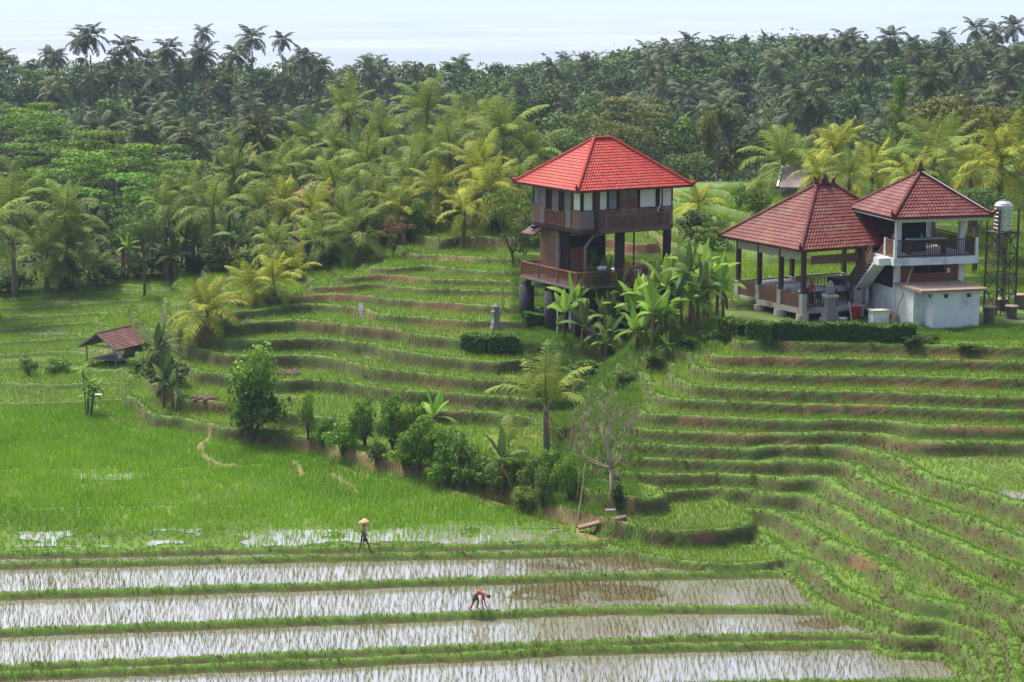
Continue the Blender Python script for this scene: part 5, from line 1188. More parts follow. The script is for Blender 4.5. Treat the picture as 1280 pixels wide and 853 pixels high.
# ---------------------------------------------------------------- white two storey house with the square roof
def white_house():
    c = PD(1119.5, 391, 132.2); A = R(15); base = 7.2; zf = 7.6
    rt = empty('white_house', (c[0], c[1], 0), A, 'white two storey house with a square dark red tiled roof and balcony', 'house')
    zb, ze = 11.3, 13.75; U, Vv = 4.45, 4.8
    hip_roof(rt, -1.05, U + 1.35, -1.5, Vv + .6, ze + .2, 16.45, .02, M_DRED2, .3, .24)
    roof = [o for o in rt.children if o.name.startswith('roof')][0]; cx, cy = (U + .3) / 2, (Vv - .9) / 2
    MB().lathe([(.3, 0), (.22, .2), (.26, .25), (.12, .5), (.14, .55), (.02, .9)], (cx, cy, 16.4), 8).build('finial', M_DRED2, roof, True); MB().tube([(cx + .12, cy - .1, 16.4), (cx + .12, cy - .1, 18.1)], .025, 5).build('lightning_rod', M_STEEL, roof)
    m = MB(); p = Vector((cx, cy - .25, 16.55)); q = Vector((U + 1.2, -1.45, 14.15)); m.tube([p, q], .03, 5); m.build('cable', M_WPLAS, roof)
    for x, y in ((0, 0), (U, 0), (U, Vv), (0, Vv)): MB().box((x - .17, y - .17, base - .6), (x + .17, y + .17, ze + .02)).build('column', M_WHITE, rt)
    MB().box((-.72, -1.02, zb - .48), (U + .72, Vv + .2, zb)).build('balcony_slab', M_WHITE, rt)
    # lower storey: white plinth wall, timber wall with a strip window above
    m = MB(); m.box((.17, -.02, base - .6), (U - .17, .14, 9.2)); m.box((-.1, .17, base - .6), (.06, Vv - .17, 9.2)); m.box((U - .06, .17, base - .6), (U + .1, Vv - .17, 9.2)); m.build('wall', M_WHITE, rt)
    planks(rt, (.17, .05), (U - .17, .05), 9.2, 10.1, .08, M_RWOOD, False, .3, 'board'); planks(rt, (.17, .05), (1.15, .05), 10.1, zb - .48, .08, M_RWOOD, False, .3, 'board'); planks(rt, (3.4, .05), (U - .17, .05), 10.1, zb - .48, .08, M_RWOOD, False, .3, 'board')
    window(rt, (1.15, .03), (3.4, .03), 10.1, 10.65, 'open', M_WOOD, .05, 1); planks(rt, (1.15, .05), (3.4, .05), 10.65, zb - .48, .08, M_RWOOD, True, .2, 'board')
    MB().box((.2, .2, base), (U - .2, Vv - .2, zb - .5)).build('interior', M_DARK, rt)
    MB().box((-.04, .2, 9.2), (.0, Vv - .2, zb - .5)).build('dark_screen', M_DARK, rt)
    MB().box((3.52, -.06, 10.12), (3.7, .0, 10.42)).build('notice', M_WPLAS, rt)
    # balcony: white corner posts, dark balusters
    for x, y in ((-.6, -.92), (U + .62, -.92), (-.6, .5)): MB().box((x - .09, y - .09, zb), (x + .09, y + .09, zb + 1.18)).build('rail_post', M_WHITE, rt)
    railing(rt, [(-.5, -.92), (U + .52, -.92)], zb, 1.1, M_DWOOD, .15, .05, 'balcony_railing', False, False); railing(rt, [(-.6, -.82), (-.6, .42)], zb, 1.1, M_WOOD, .15, .09, 'balcony_railing', False, False); railing(rt, [(U + .62, -.82), (U + .62, Vv)], zb, 1.1, M_DWOOD, .15, .05, 'balcony_railing', False, False)
    railing(rt, [(-.5, Vv + .1), (U + .6, Vv + .1)], zb, 1.1, M_DWOOD, .2, .05, 'balcony_railing', False, False)
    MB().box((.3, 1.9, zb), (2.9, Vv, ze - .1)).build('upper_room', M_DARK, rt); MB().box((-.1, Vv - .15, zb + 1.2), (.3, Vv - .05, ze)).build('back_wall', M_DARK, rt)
    m = MB(); m.box((-.3, -.2, ze - .12), (U + .3, .1, ze)); m.box((-.3, .1, ze - .12), (0, Vv, ze)); m.build('beam', M_DWOOD, rt)
    for x0, x1 in ((-.85, 1.95), (2.0, U + 1.2)): MB().box((x0, -1.38, ze - .13), (x1, -1.33, ze + .16)).build('blind', M_BLIND, rt)
    MB().box((-1.0, -1.4, ze + .0), (-.95, Vv + .4, ze + .1)).build('gutter', M_WPLAS, rt)
    # staircase along the left side, climbing towards the viewer
    st = MB(); n = 15; y0, y1, x0, x1 = .55, 5.2, -1.5, -.62; zt, z_ = zb - .02, zf + .1
    for i in range(n):
        y = y0 + (y1 - y0) * i / n; z = zt - (zt - z_) * (i + 1) / n; st.box((x0, y, z - .06), (x1, y + (y1 - y0) / n + .03, z))
    sr_ = st.build('staircase', M_CONC, rt)
    fl = MB(); fl.add([(x0, y0 - .2, zt - .34), (x1, y0 - .2, zt - .34), (x1, y1, z_ - .36), (x0, y1, z_ - .36), (x0, y0 - .2, zt - .52), (x1, y0 - .2, zt - .52), (x1, y1, z_ - .54), (x0, y1, z_ - .54)], [(0,1,2,3),(7,6,5,4),(0,4,5,1),(1,5,6,2),(2,6,7,3),(3,7,4,0)]); fl.build('stringer', M_WHITE, sr_)
    MB().box((x0, -.5, zt - .46), (x1 - .12, y0 - .22, zt)).build('landing', M_WHITE, sr_)
    railing(rt, [(x1 + .02, y0 + .1), (x1 + .02, y1)], 0, 1.0, M_WOOD, .15, .1, 'stair_railing', True, False, zs=[zt - .2, z_ - .1]); railing(rt, [(x0, y0), (x0, y1)], 0, 1.0, M_WOOD, .15, .1, 'stair_railing', True, False, zs=[zt - .2, z_ - .1])
    for i, x in enumerate((.6, 1.3, -.2)): 
        MB().lathe([(.5, -.3), (.6, .1), (.42, .45), (.15, .6)], (x, -.35, base - .1), 7).build('foundation_stone', M_TERR, rt)
    # white annex with a flat slab roof in front
    cA = PD(1165, 416, 128.6); q = Matrix.Rotation(-A, 4, 'Z') @ Vector((cA[0] - c[0], cA[1] - c[1], 0)); ax, ay = q.x, q.y; gz = min(hgt(cA[0], cA[1]), hgt(cA[0] + 2.5, cA[1])) - .4
    an = MB(); an.box((ax, ay, gz), (ax + 3.2, -.19, 9.5)); a_ = an.build('annex', M_WHITE, rt)
    MB().box((ax - .95, ay - .3, 9.51), (ax + 3.6, -.2, 9.66)).build('annex_roof', M_TERR, a_)
    bw = MB(); bw.box((ax - .75, ay + 1.2, gz), (ax - .01, -.19, 9.5)); bw.build('annex_side', M_WHITE, a_)
    for x in (.75, 2.3): MB().box((ax + x, ay - .015, 9.1), (ax + x + .26, ay + .02, 9.34)).build('vent', M_DARK, a_)
    MB().box((ax - .03, ay + .35, 9.1), (ax + .0, ay + .55, 9.3)).build('vent', M_DARK, a_)
    w = lambda x, y, z: tuple(Matrix.Rotation(A, 4, 'Z') @ Vector((x, y, 0)) + Vector((c[0], c[1], z)))
    t = empty('table', w(2.3, .6, zb), A, 'low white topped table on the balcony of the white house', 'table'); MB().box((-1.3, -.4, .95), (1.3, .4, 1.02)).build('table_top', M_CLOTH, t)
    for x in (-1.2, 1.2): MB().box((x - .04, -.3, 0), (x + .04, .3, .95)).build('leg', M_DWOOD, t)
    o = MB().lathe([(.06, 0), (.09, .02), (.09, .25), (.03, .32), (.03, .4)], (0, 0, 0), 8).build('bottle', NT('green_glass').color((.05, .35, .12)).rough(.2).m); o.location = w(1.9, .5, zb + 1.025); tag(o, 'green bottle standing on the balcony table', 'bottle')
    o = MB().lathe([(.13, 0), (.2, .15), (.16, .32), (.1, .34)], (0, 0, 0), 10).build('clay_pot', M_TERR); o.location = w(-.1, .3, zb); o.scale = (1, 1, 4.2); tag(o, 'tall clay pot at the left corner of the balcony', 'pot')
    return w
WH = white_house()
# ---------------------------------------------------------------- water tower
def water_tower():
    g = G(1249, 392); s = .72; H0, H1 = g.z, 12.45
    rt = empty('water_tower', g, R(20), 'stainless water tank on a thin rusty lattice tower beside the white house', 'water tower')
    hh = H1 - g.z; lm = MB().box((-.05, -.05, -.2), (.05, .05, hh + 1.6)).mesh('leg', M_RUST)
    for x in (-s, s):
        for y in (-s, s): link('leg', lm, rt, (x, y, 0))
    k = 4
    for i in range(k + 1):
        z = hh * (i + .0) / k + (.35 if i == 0 else 0)
        for a, b in (((-s, -s), (s, -s)), ((s, -s), (s, s)), ((s, s), (-s, s)), ((-s, s), (-s, -s))):
            MB().bar((*a, z), (*b, z), .06).build('cross_bar', M_RUST, rt)
            if i < k: MB().bar((*(a if i % 2 else b), z), (*(b if i % 2 else a), z + hh / k), .055).build('brace', M_RUST, rt)
    ld = MB();
    for x in (-.16, .16): ld.bar((x - .25, -s - .05, .0), (x - .25, -s - .05, hh), .04)
    for i in range(18): ld.bar((-.41, -s - .05, .3 * i + .2), (-.09, -s - .05, .3 * i + .2), .03)
    ld.build('ladder', M_RUST, rt)
    MB().box((-s - .1, -s - .1, hh), (s + .1, s + .1, hh + .08)).build('platform', M_RUST, rt)
    prof = [(.58, 0), (.6, .06)]
    for i in range(6): z = .1 + i * .25; prof += [(.6, z), (.6, z + .14), (.56, z + .17), (.56, z + .21)]
    prof += [(.6, 1.6), (.6, 1.68), (.5, 1.86), (.28, 1.97), (.2, 1.98), (.2, 2.05), (.02, 2.06)]
    MB().lathe(prof, (0, 0, hh + .08), 24).build('tank', M_STEEL, rt, False); MB().tube([(.7, .1, hh + .3), (.72, .1, 0)], .03, 6).build('pipe', M_RUST, rt)
water_tower()
# ---------------------------------------------------------------- field hut
def field_hut():
    b = G(126, 458); A = R(62); rt = empty('field_hut', b, A, 'small open field hut with a brown tiled gable roof and thin poles', 'hut')
    # local: x along ridge (back), y across
    Lr, hw, zr, ze = 3.3, 1.75, 2.45, 1.45
    roof = MB(); o_ = .35
    for s in (1, -1):
        roof.add([(-o_, s * hw, ze - .1), (Lr + o_, s * hw, ze - .1), (Lr + o_, 0, zr), (-o_, 0, zr), (-o_, s * hw, ze - .16), (Lr + o_, s * hw, ze - .16), (Lr + o_, 0, zr - .07), (-o_, 0, zr - .07)], [(0,1,2,3),(7,6,5,4),(0,4,5,1),(1,5,6,2),(3,2,6,7),(0,3,7,4)])
    r_ = roof.build('roof', M_DWOOD, rt)
    for s in (1, -1):
        V, F, v = tiled_plane((-o_, s * hw, ze - .08), (Lr + o_, s * hw, ze - .08), (Lr + o_, 0, zr + .01), (-o_, 0, zr + .01), .2, .2); t = link('tile_course', poly_mesh('tiles', V, F, v, M_HUTR), r_); t['kind'] = 'stuff'
    MB().tube([(-o_, 0, zr + .04), (Lr + o_, 0, zr + .04)], .09, 6).build('ridge_cap', M_HUTR, r_)
    for s in (1, -1): MB().bar((-o_ - .03, s * hw, ze - .1), (-o_ - .03, 0, zr + .02), .05, .12).build('barge_board', M_GWOOD, r_)
    for x in (.1, Lr - .1):
        for y in (-1.35, 1.35): MB().tube([(x, y, -.4), (x, y, ze + .1)], .055, 6).build('post', M_GWOOD, rt)
        MB().bar((x, -1.4, ze + .05), (x, 1.4, ze + .05), .07).build('tie_beam', M_GWOOD, rt)
    MB().box((.6, -1.3, .35), (Lr - .2, 1.3, .45)).build('platform', M_GWOOD, rt)
    MB().box((Lr - .16, -1.3, .0), (Lr - .06, .3, ze - .05)).build('back_wall', M_TERR, rt)
    rag = MB(); rag.box((.3, -1.42, .6), (.75, -1.38, 1.3)); o = rag.build('cloth', M_CLOTH); o.location = b; o.rotation_euler = (0, 0, A); tag(o, 'pale cloth hanging from the pole of the field hut', 'cloth')
field_hut()
# small grey shed roof beyond the pavilion, red roofs glimpsed in the grove
def shed():
    g = G(990, 243); rt = empty('shed', g, R(-12), 'low shed with a pale grey sloping roof behind the pavilion ridge', 'shed')
    MB().add([(-1.2, 0, .6), (1.2, 0, .6), (1.2, 4.2, 2.0), (-1.2, 4.2, 2.0), (-1.2, 0, .5), (1.2, 0, .5), (1.2, 4.2, 1.9), (-1.2, 4.2, 1.9)], [(0,1,2,3),(7,6,5,4),(0,4,5,1),(1,5,6,2),(2,6,7,3),(3,7,4,0)]).build('roof', M_GWOOD, rt)
    MB().bar((-1.25, -.05, .66), (-1.25, 4.25, 2.06), .16, .1).build('roof_edge', M_WPLAS, rt); MB().box((-1.1, .4, -.3), (1.1, 4.0, .62)).build('wall', M_CONC, rt)
shed()
def grove_house():
    p = PD(398, 216, 181); g = hgt(p[0], 181); rt = empty('grove_house', (p[0], 181, g), R(25), 'small house in the grove showing only a red roof corner', 'house')
    hip_roof(rt, -2.2, 2.2, -1.6, 1.6, p[2] - g - 2.2, p[2] - g - .7, 1.2, M_HUTR, .35, .3)
    MB().box((-2, -1.4, -.3), (1.8, 1.2, p[2] - g - 2.35)).build('wall', M_TERR, rt)
grove_house()
print('buildings', len(bpy.data.objects), round(time.time() - T0, 1))
# ================================================================= SMALL THINGS AND PEOPLE
def shrine(b, h, label, w=.45, cap='dome'):
    rt = empty('stone_shrine', b, R(20), label, 'shrine')
    m = MB(); m.box((-w, -w, -.3), (w, w, h * .12)); m.box((-w * .8, -w * .8, h * .12), (w * .8, w * .8, h * .3)); m.build('base', M_STONE, rt)
    m = MB(); m.box((-w * .55, -w * .55, h * .3), (w * .55, w * .55, h * .56)); m.box((-w * .68, -w * .68, h * .56), (w * .68, w * .68, h * .62)); m.build('pillar', M_STONE, rt)
    m = MB(); m.box((-w * .8, -w * .8, h * .62), (w * .8, w * .8, h * .67)); m.build('ledge', M_CONC if cap == 'dome' else M_STONE, rt)
    m = MB()
    if cap == 'dome': m.lathe([(w * .55, h * .67), (w * .62, h * .74), (w * .55, h * .86), (w * .32, h * .96), (.03, h)], (0, 0, 0), 10)
    else: m.box((-w * .45, -w * .45, h * .67), (w * .45, w * .45, h * .84)); m.lathe([(w * .95, h * .84), (w * .6, h * .9), (w * .2, h * .97), (.02, h)], (0, 0, 0), 4)
    m.build('top', M_STONE, rt)
shrine(G(1037, 404) , 2.75, 'tall grey carved stone shrine at the front corner of the pavilion', .5)
shrine(G(620, 413), 2.0, 'slim grey stone shrine left of the black posts of the stilt house', .36, 'roof')
def pole(b, top, label, name='bamboo_pole', flag=None, bend=.3, r=.04, lean=0.0):
    rt = empty(name, b, 0, label, 'pole' if not flag else 'flag'); pts = [(lean * t + bend * .12 * math.sin(t * 3), 0, top * t - .15 * (t == 0)) for t in [i / 8 for i in range(9)]]
    MB().tube(pts, [r * (1 - .6 * i / 8) for i in range(9)], 6).build('pole', M_BAMB, rt, True)
    if flag:
        n = 6; V = []; F = []; x0, _, z0 = pts[-1]; w_, h_ = flag
        for i in range(n + 1):
            for j in range(3): V.append((x0 + .02 + w_ * j / 2 * (1 - .3 * i / n), .05 * math.sin(i * 1.3 + j), z0 - h_ * i / n))
        for i in range(n):
            for j in range(2): F.append((i*3+j, i*3+j+1, i*3+j+4, i*3+j+3))
        MB().add(V, F).build('flag', M_CLOTH, rt)
    return rt
pole(G(455, 473), 5.1, 'tall thin bamboo pole with a small white flag on the middle terraces', 'flag_pole', (.28, .95), .3, .045, -.3)
pole(G(628, 384), 4.2, 'bare thin bamboo pole left of the stilt house', 'bamboo_pole', None, .5, .035, -.25)
pole(G(383, 370), 3.2, 'short stake pole standing by a red terrace cut under the grove', 'bamboo_pole', None, .2, .03)
pole(G(720, 660), 3.5, 'leaning bamboo pole at the left end of the footbridge', 'bamboo_pole', None, .4, .045, .45)
pole(G(721, 622), 1.6, 'short stick behind the leaning footbridge pole', 'bamboo_pole', None, .2, .03, .1)
def footbridge():
    a = G(723, 664); b = G(783, 650); rt = empty('footbridge', a, 0, 'plank and log footbridge over the ditch below the bare tree', 'bridge'); d = b - a; d.z = max(d.z, .25)
    for k, o in enumerate((-.18, .0, .18)): MB().tube([Vector((0, o, .16)), d * .5 + Vector((0, o, .2)), d + Vector((0, o, .16))], .085, 7).build('log', (M_WOOD, M_GWOOD, M_TERR)[k], rt, True)
    g = G(763, 660); t = empty('offering_stand', g, R(5), 'small stand on two thin stakes with a pale board beside the footbridge', 'stand')
    for x in (-.22, .22): MB().tube([(x, 0, -.2), (x, 0, .95 if x < 0 else 1.05)], .03, 6).build('stake', M_BAMB, t)
    MB().box((-.26, -.16, .92), (.26, .16, .98)).build('board', M_GWOOD, t)
    g = G(124, 512); t = empty('offering_stand', g, R(5), 'small white topped stand beside the cane plant', 'stand'); MB().tube([(0, 0, -.2), (0, 0, 1.0)], .03, 6).build('stake', M_BAMB, t); MB().box((-.32, -.14, .98), (.2, .14, 1.05)).build('board', M_WPLAS, t)
    g = G(762, 672); V, F, v = crown_arrays(np.random.default_rng(2), 8, 300, .18, sh_round, .5, .8); 
    t = empty('weed_tuft', g, 0, 'bright green weed tuft beside the ditch under the footbridge', 'plant'); link('leaves', np_mesh('leaves', V, F, M_LEAFL, False, dict(v=v)), t, (0, 0, .25), None, (.5, .4, .4))
    g = G(268, 548); t = empty('wooden_trestle', g, R(50), 'small bent wooden water spout at the curved paddy corner', 'spout')
    m = MB(); m.tube([(0, 0, -.1), (.1, 0, .3), (.35, 0, .5), (.6, 0, .5)], .05, 6); m.build('pipe', M_BAMB, t, True); m = MB(); m.tube([(.6, 0, -.1), (.58, 0, .5)], .04, 6); m.build('leg', M_BAMB, t, True)
footbridge()
# yard of the houses
def lift(px, py): return G(px, py)
b = lift(1070, 398); rt = empty('bucket', b, 0, 'bright red plastic bucket by the foot of the stairs', 'bucket'); MB().lathe([(.26, -.05), (.3, .3), (.36, .72), (.38, .76), (.34, .76), (.25, .12), (.02, .1)], (0, 0, 0), 16).build('body', M_REDP, rt, True)
m = MB(); m.tube([(.36 * math.cos(t), -.05, .74 + .12 * math.sin(t)) for t in [i * math.pi / 8 for i in range(9)]], .015, 5); m.build('handle', M_WPLAS, rt)
b = lift(1098, 404); rt = empty('planter_box', b, R(12), 'white concrete box with a stained lid in front of the white house', 'box'); MB().box((-.55, -.4, -.3), (.55, .4, .78)).build('body', M_WHITE, rt); MB().box((-.6, -.45, .78), (.6, .45, .88)).build('lid', M_CONC, rt)
b = lift(1112, 408); rt = empty('bamboo_pole', b, 0, 'long bamboo pole leaning against the timber wall of the white house', 'pole'); MB().tube([(0, -.2, 0), (1.1, .8, 2.4), (1.75, 1.7, 3.9)], [.05, .045, .035], 6).build('pole', M_BAMB, rt, True)
b = lift(1065, 402); rt = empty('white_stick', b, 0, 'thin white stick propped beside the red bucket', 'stick'); MB().tube([(0, 0, 0), (-.22, .1, 1.3)], .03, 5).build('stick', M_WPLAS, rt)
for k, (px, py, h, lab) in enumerate(((1236, 404, 1.0, 'brown tree stump stool nearest the white annex corner'), (1264, 398, .75, 'short wide stump right of the water tower leg'), (1252, 388, .7, 'stump under the water tower'), (1274, 386, .9, 'stump at the right edge of the view'))):
    b = lift(px, py); rt = empty('stump', b, k, lab, 'stump'); MB().lathe([(.42, -.3), (.36, .1), (.34, h)], (0, 0, 0), 9).build('trunk', M_BARK, rt); MB().lathe([(.46, h + .0), (.48, h + .04), (.44, h + .1)], (0, 0, 0), 9).build('top', M_TERR, rt)
b = lift(1052, 401); o = MB().lathe([(.02, 0), (.3, .03), (.38, .14), (.35, .15), (.1, .05)], (0, 0, 0), 14).build('dish', M_WPLAS); o.location = b; o.scale = (1, 1, 1.2); tag(o, 'white dish lying on the ground between shrine and bucket', 'dish')
b = lift(1053, 392); rt = empty('timber_pile', b, R(8), 'low stack of light boards behind the white dish', 'timber')
for i in range(3): MB().box((-.9, -.2, .0 + i * .17), (.9 - .1 * i, .2, .15 + i * .17)).build('plank', M_BAMB, rt)
# heaps of straw and soil seen on the terraces
for px, py, s, lab in ((360, 468, 1.0, 'heap of purple brown rubble with pale stones on a left terrace'), (258, 500, .8, 'mound of bare red soil left of the feathery terrace tree')):
    b = G(px, py); r = np.random.default_rng(px); m = MB()
    for i in range(26):
        q = r.normal(0, [.55 * s, .4 * s, .02]); m.lathe([(.02, -.1), (.2, 0), (.14, .16), (.02, .24)], (q[0], q[1], .05), 6)
    o = m.build('rubble_heap', M_RUBBLE); o.location = b; tag(o, lab, 'heap')
# ---------------------------------------------------------------- people
M_SKIN = grainy('brown_skin', (.14, .065, .04), (.19, .09, .055), 8, .6, (1, 1, 1), .1)
M_SKINR = grainy('reddish_brown_skin', (.24, .075, .045), (.30, .10, .06), 8, .6, (1, 1, 1), .1)  # redder, lighter skin tone of the bending person
M_HAIR = grainy('black_hair', (.01, .009, .009), (.02, .018, .016), 20, .6)
M_SHORTS = grainy('black_shorts', (.012, .012, .016), (.025, .025, .03), 12, .8)
M_STRIPE = NT('white_stripe').color((.75, .75, .76)).rough(.8).m
M_SHIRT = grainy('grey_shirt', (.22, .20, .23), (.34, .31, .35), 9, .9)
M_SHIRTR = grainy('rust_shirt', (.25, .06, .04), (.32, .085, .055), 9, .9)
M_HAT = grainy('straw_hat', (.48, .27, .17), (.62, .38, .24), 9, .8)
M_OSHORT = grainy('olive_shorts', (.07, .07, .055), (.11, .11, .085), 9, .9)
def skin_body(name, verts, edges, rad, mat, parent, root=0, sub=2):
    me = bpy.data.meshes.new(name); me.from_pydata(verts, edges, []); me.materials.append(mat); o = link(name, me, parent)
    s = o.modifiers.new('skin', 'SKIN'); s.use_smooth_shade = True; sv = me.skin_vertices[0].data
    for i, r_ in enumerate(rad): sv[i].radius = r_ if hasattr(r_, '__len__') else (r_, r_)
    sv[root].use_root = True; d = o.modifiers.new('sub', 'SUBSURF'); d.levels = sub; d.render_levels = sub; return o
def figure(joints, name_parts, parent, skin):
    """joints: dict name -> position; one continuous body with hands, plus head"""
    J = joints; order = ['pelvis', 'belly', 'chest', 'neck', 'head', 'crown', 'shl', 'ell', 'wrl', 'hal', 'shr', 'elr', 'wrr', 'har', 'hipl', 'knl', 'anl', 'tol', 'hipr', 'knr', 'anr', 'tor']
    E = [('pelvis', 'belly'), ('belly', 'chest'), ('chest', 'neck'), ('neck', 'head'), ('head', 'crown'), ('chest', 'shl'), ('shl', 'ell'), ('ell', 'wrl'), ('wrl', 'hal'), ('chest', 'shr'), ('shr', 'elr'), ('elr', 'wrr'), ('wrr', 'har'), ('pelvis', 'hipl'), ('hipl', 'knl'), ('knl', 'anl'), ('anl', 'tol'), ('pelvis', 'hipr'), ('hipr', 'knr'), ('knr', 'anr'), ('anr', 'tor')]
    rad = dict(pelvis=(.14, .11), belly=(.13, .10), chest=(.16, .11), neck=.055, head=(.085, .10), crown=(.075, .085), shl=.065, ell=.045, wrl=.03, hal=(.035, .018), shr=.065, elr=.045, wrr=.03, har=(.035, .018), hipl=.09, knl=.06, anl=.04, tol=(.04, .025), hipr=.09, knr=.06, anr=.04, tor=(.04, .025))
    V = [J[k] for k in order]; ed = [(order.index(a), order.index(b)) for a, b in E]; r_ = [rad[k] for k in order]
    # five fingers on each hand: short chains leaving the palm
    for s, hd in (('l', 'hal'), ('r', 'har')):
        h = Vector(J[hd]); w_ = Vector(J['wr' + s]); d = (h - w_).normalized(); sd_ = d.cross(Vector((0, 1, .2))).normalized()
        for i, (o_, L) in enumerate(((-.03, .06), (-.01, .075), (.01, .08), (.03, .07))):
            a = h + sd_ * o_ + d * .02; b_ = a + d * L * .6 + Vector((0, 0, 0)); c_ = b_ + (d + Vector((0, -.3, 0))).normalized() * L * .4
            n = len(V); V += [tuple(a), tuple(b_), tuple(c_)]; r_ += [.010, .009, .008]; ed += [(order.index(hd), n), (n, n + 1), (n + 1, n + 2)]
        a = w_ + d * .03 + sd_ * -.04; b_ = a + (d * .6 - sd_ * .8).normalized() * .045; n = len(V); V += [tuple(a), tuple(b_)]; r_ += [.012, .010]; ed += [(order.index('wr' + s), n), (n, n + 1)]
    return skin_body('body', V, ed, r_, skin, parent)
def face(parent, head, fwd, up, skin):
    h = Vector(head); f = Vector(fwd).normalized(); u = Vector(up).normalized(); s = f.cross(u); m = MB(); b = h + f * .095
    m.add([b + u * .03, b + s * .016 - u * .015, b - s * .016 - u * .015, b + f * .028 - u * .012], [(0, 1, 3), (0, 3, 2), (1, 2, 3)]); m.build('nose', skin, parent)
    for sg in (-1, 1):
        m = MB(); m.lathe([(.004, 0), (.012, .004), (.004, .008)], b + s * .035 * sg + u * .035 - f * .01, 8); m.build('eye', M_HAIR, parent); e = MB(); e.cbox(h + s * .095 * sg, (.02, .05, .06)); e.build('ear', skin, parent)
    m = MB(); m.bar(b - u * .05 - s * .022, b - u * .05 + s * .022, .012); m.build('mouth', M_SKIN, parent)
def walker():
    b = G(455, 690.5); rt = empty('person', b, 0, 'person in a wide cone straw hat and black shorts walking along a paddy bank', 'person')
    J = dict(pelvis=(-.02, 0, .88), belly=(-.01, 0, 1.05), chest=(.0, 0, 1.26), neck=(.02, 0, 1.43), head=(.05, 0, 1.53), crown=(.05, 0, 1.62), shl=(.0, -.17, 1.36), ell=(-.10, -.22, 1.10), wrl=(.02, -.22, .88), hal=(.06, -.22, .80), shr=(.0, .17, 1.36), elr=(-.02, .22, 1.10), wrr=(.12, .2, .90), har=(.17, .2, .83),
             hipl=(-.02, -.09, .82), knl=(-.12, -.09, .46), anl=(-.30, -.09, .10), tol=(-.20, -.09, .03), hipr=(-.01, .09, .82), knr=(.20, .09, .46), anr=(.30, .09, .07), tor=(.45, .09, .03))
    figure(J, None, rt, M_SKIN); face(rt, J['head'], (1, 0, 0), (0, 0, 1), M_SKIN)
    skin_body('shirt', [(-.02, 0, .93), (-.01, 0, 1.1), (0, 0, 1.28), (.01, 0, 1.39), (0, -.18, 1.35), (-.06, -.21, 1.18), (0, .18, 1.35), (-.02, .21, 1.18)], [(0, 1), (1, 2), (2, 3), (2, 4), (4, 5), (2, 6), (6, 7)], [(.16, .125), (.15, .12), (.175, .125), (.07, .07), .08, .065, .08, .065], M_SHIRT, rt)
    sh_ = skin_body('shorts', [(-.02, 0, .95), (-.02, 0, .86), (-.03, -.095, .74), (-.09, -.095, .52), (.0, .095, .74), (.14, .095, .54)], [(0, 1), (1, 2), (2, 3), (1, 4), (4, 5)], [(.165, .135), (.165, .135), .115, .10, .115, .10], M_SHORTS, rt)
    MB().bar((-.02, -.222, .86), (-.07, -.206, .52), .05, .02).build('stripe', M_STRIPE, sh_)
    MB().lathe([(.31, 1.555), (.32, 1.565), (.17, 1.66), (.05, 1.755), (.01, 1.77), (.005, 1.76), (.04, 1.74), (.15, 1.65)], (.05, 0, 0), 20).build('straw_hat', M_HAT, rt, True)
    skin_body('hair', [(.03, 0, 1.56), (.035, 0, 1.63)], [(0, 1)], [.10, .085], M_HAIR, rt)
walker()
def bender():
    b = G(597, 763.5); rt = empty('person', b, 0, 'person with dark hair in a rust red shirt bending down over a paddy bank', 'person')
    J = dict(pelvis=(-.10, 0, .80), belly=(.04, 0, .90), chest=(.24, 0, .86), neck=(.40, 0, .76), head=(.50, 0, .68), crown=(.57, 0, .62), shl=(.28, -.17, .80), ell=(.20, -.2, .50), wrl=(.26, -.15, .24), hal=(.29, -.13, .15), shr=(.30, .17, .80), elr=(.30, .2, .52), wrr=(.36, .12, .26), har=(.40, .1, .17),
             hipl=(-.12, -.10, .75), knl=(-.20, -.14, .42), anl=(-.36, -.14, .08), tol=(-.26, -.16, .03), hipr=(-.10, .10, .75), knr=(.04, .16, .42), anr=(-.02, .16, .08), tor=(.10, .18, .03))
    figure(J, None, rt, M_SKINR); face(rt, J['head'], (.55, 0, -.8), (.75, 0, .5), M_SKINR)
    skin_body('shirt', [(-.06, 0, .85), (.06, 0, .92), (.22, 0, .88), (.33, 0, .81), (.28, -.17, .80), (.23, -.2, .60), (.30, .17, .80), (.30, .2, .62)], [(0, 1), (1, 2), (2, 3), (2, 4), (4, 5), (2, 6), (6, 7)], [(.15, .13), (.15, .125), (.175, .13), (.08, .08), .085, .065, .085, .065], M_SHIRTR, rt)
    skin_body('shorts', [(-.04, 0, .86), (-.12, 0, .80), (-.14, -.1, .66), (-.19, -.13, .46), (-.09, .1, .66), (.0, .14, .46)], [(0, 1), (1, 2), (2, 3), (1, 4), (4, 5)], [(.15, .13), (.165, .14), .11, .09, .11, .09], M_OSHORT, rt)
    skin_body('hair', [(.45, 0, .74), (.53, 0, .70), (.58, 0, .63)], [(0, 1), (1, 2)], [.08, .10, .08], M_HAIR, rt)
    MB().bar((.30, -.24, .98), (.40, -.2, .70), .07, .03).build('towel', M_CURT, rt)
    o = MB().tube([(0, 0, 0), (.25, -.05, -.05)], .02, 5).build('rice_bundle', M_BAMB, None); o.location = b + Vector((.38, -.1, .2)); tag(o, 'thin tool held low in the hand of the bending person', 'tool')
bender()
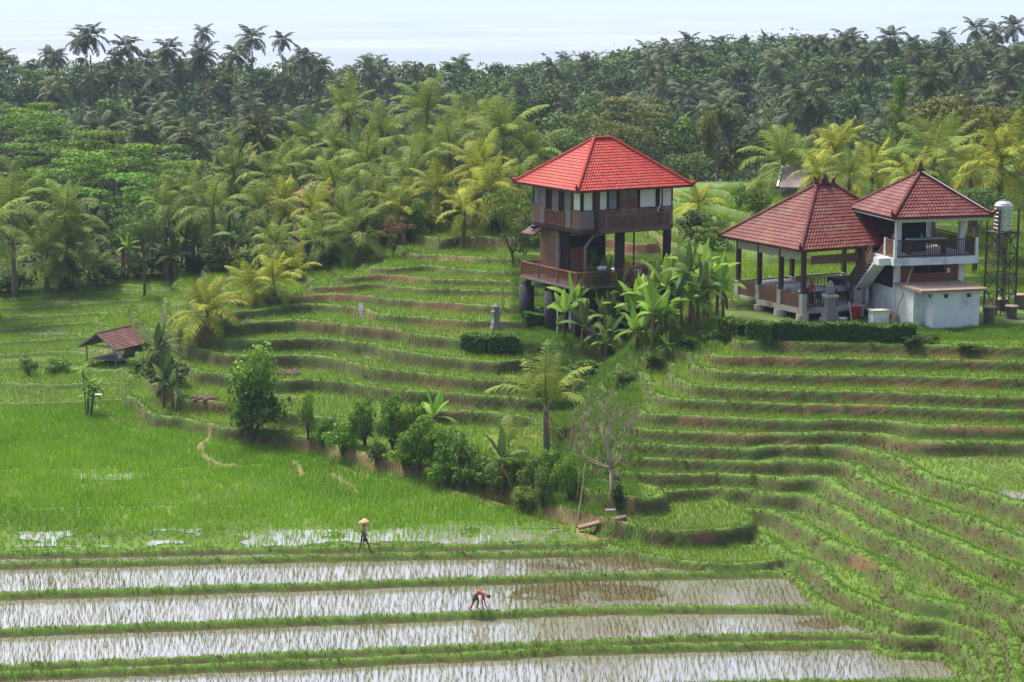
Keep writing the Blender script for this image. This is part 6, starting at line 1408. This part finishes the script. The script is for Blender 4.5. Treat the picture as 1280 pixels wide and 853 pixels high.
# two guests standing inside the pavilion
def guest(x, y, mat, label, rz):
    p = PAV['w'](x, y, PAV['zf']); rt = empty('person', p, rz, label, 'person')
    J = dict(pelvis=(0, 0, .9), belly=(0, 0, 1.06), chest=(0, 0, 1.28), neck=(0, 0, 1.45), head=(0, -.02, 1.56), crown=(0, -.01, 1.65), shl=(-.18, 0, 1.38), ell=(-.24, .03, 1.1), wrl=(-.22, -.1, .9), hal=(-.22, -.14, .84), shr=(.18, 0, 1.38), elr=(.24, .03, 1.1), wrr=(.22, -.1, .9), har=(.22, -.14, .84), hipl=(-.09, 0, .84), knl=(-.1, -.03, .46), anl=(-.1, .02, .08), tol=(-.1, -.1, .03), hipr=(.09, 0, .84), knr=(.1, -.03, .46), anr=(.1, .02, .08), tor=(.1, -.1, .03))
    figure(J, None, rt, M_SKIN); face(rt, J['head'], (0, -1, 0), (0, 0, 1), M_SKIN)
    skin_body('shirt', [(0, 0, .92), (0, 0, 1.1), (0, 0, 1.3), (0, 0, 1.4), (-.18, 0, 1.37), (-.23, .02, 1.15), (.18, 0, 1.37), (.23, .02, 1.15)], [(0, 1), (1, 2), (2, 3), (2, 4), (4, 5), (2, 6), (6, 7)], [(.16, .12), (.15, .12), (.18, .12), .07, .08, .065, .08, .065], mat, rt)
    skin_body('trousers', [(0, 0, .95), (0, 0, .86), (-.1, 0, .7), (-.1, -.02, .46), (-.1, .02, .12), (.1, 0, .7), (.1, -.02, .46), (.1, .02, .12)], [(0, 1), (1, 2), (2, 3), (3, 4), (1, 5), (5, 6), (6, 7)], [(.165, .13), (.165, .13), .105, .085, .07, .105, .085, .07], M_SHORTS, rt)
    skin_body('hair', [(0, 0, 1.6), (0, .02, 1.67)], [(0, 1)], [.1, .085], M_HAIR, rt)
guest(1.05, .55, NT('orange_red_shirt').color((.62, .07, .02)).rough(.8).m, 'person in an orange red shirt behind the pavilion front rail', R(20))
guest(4.0, .5, M_SHIRT, 'person in a grey shirt beside the stone shrine inside the pavilion', R(70))
print('tris', sum(len(o.data.loop_triangles) if not o.data.calc_loop_triangles() else 0 for o in bpy.data.objects if o.type=='MESH')) if False else None
print('all', len(bpy.data.objects), round(time.time() - T0, 1))
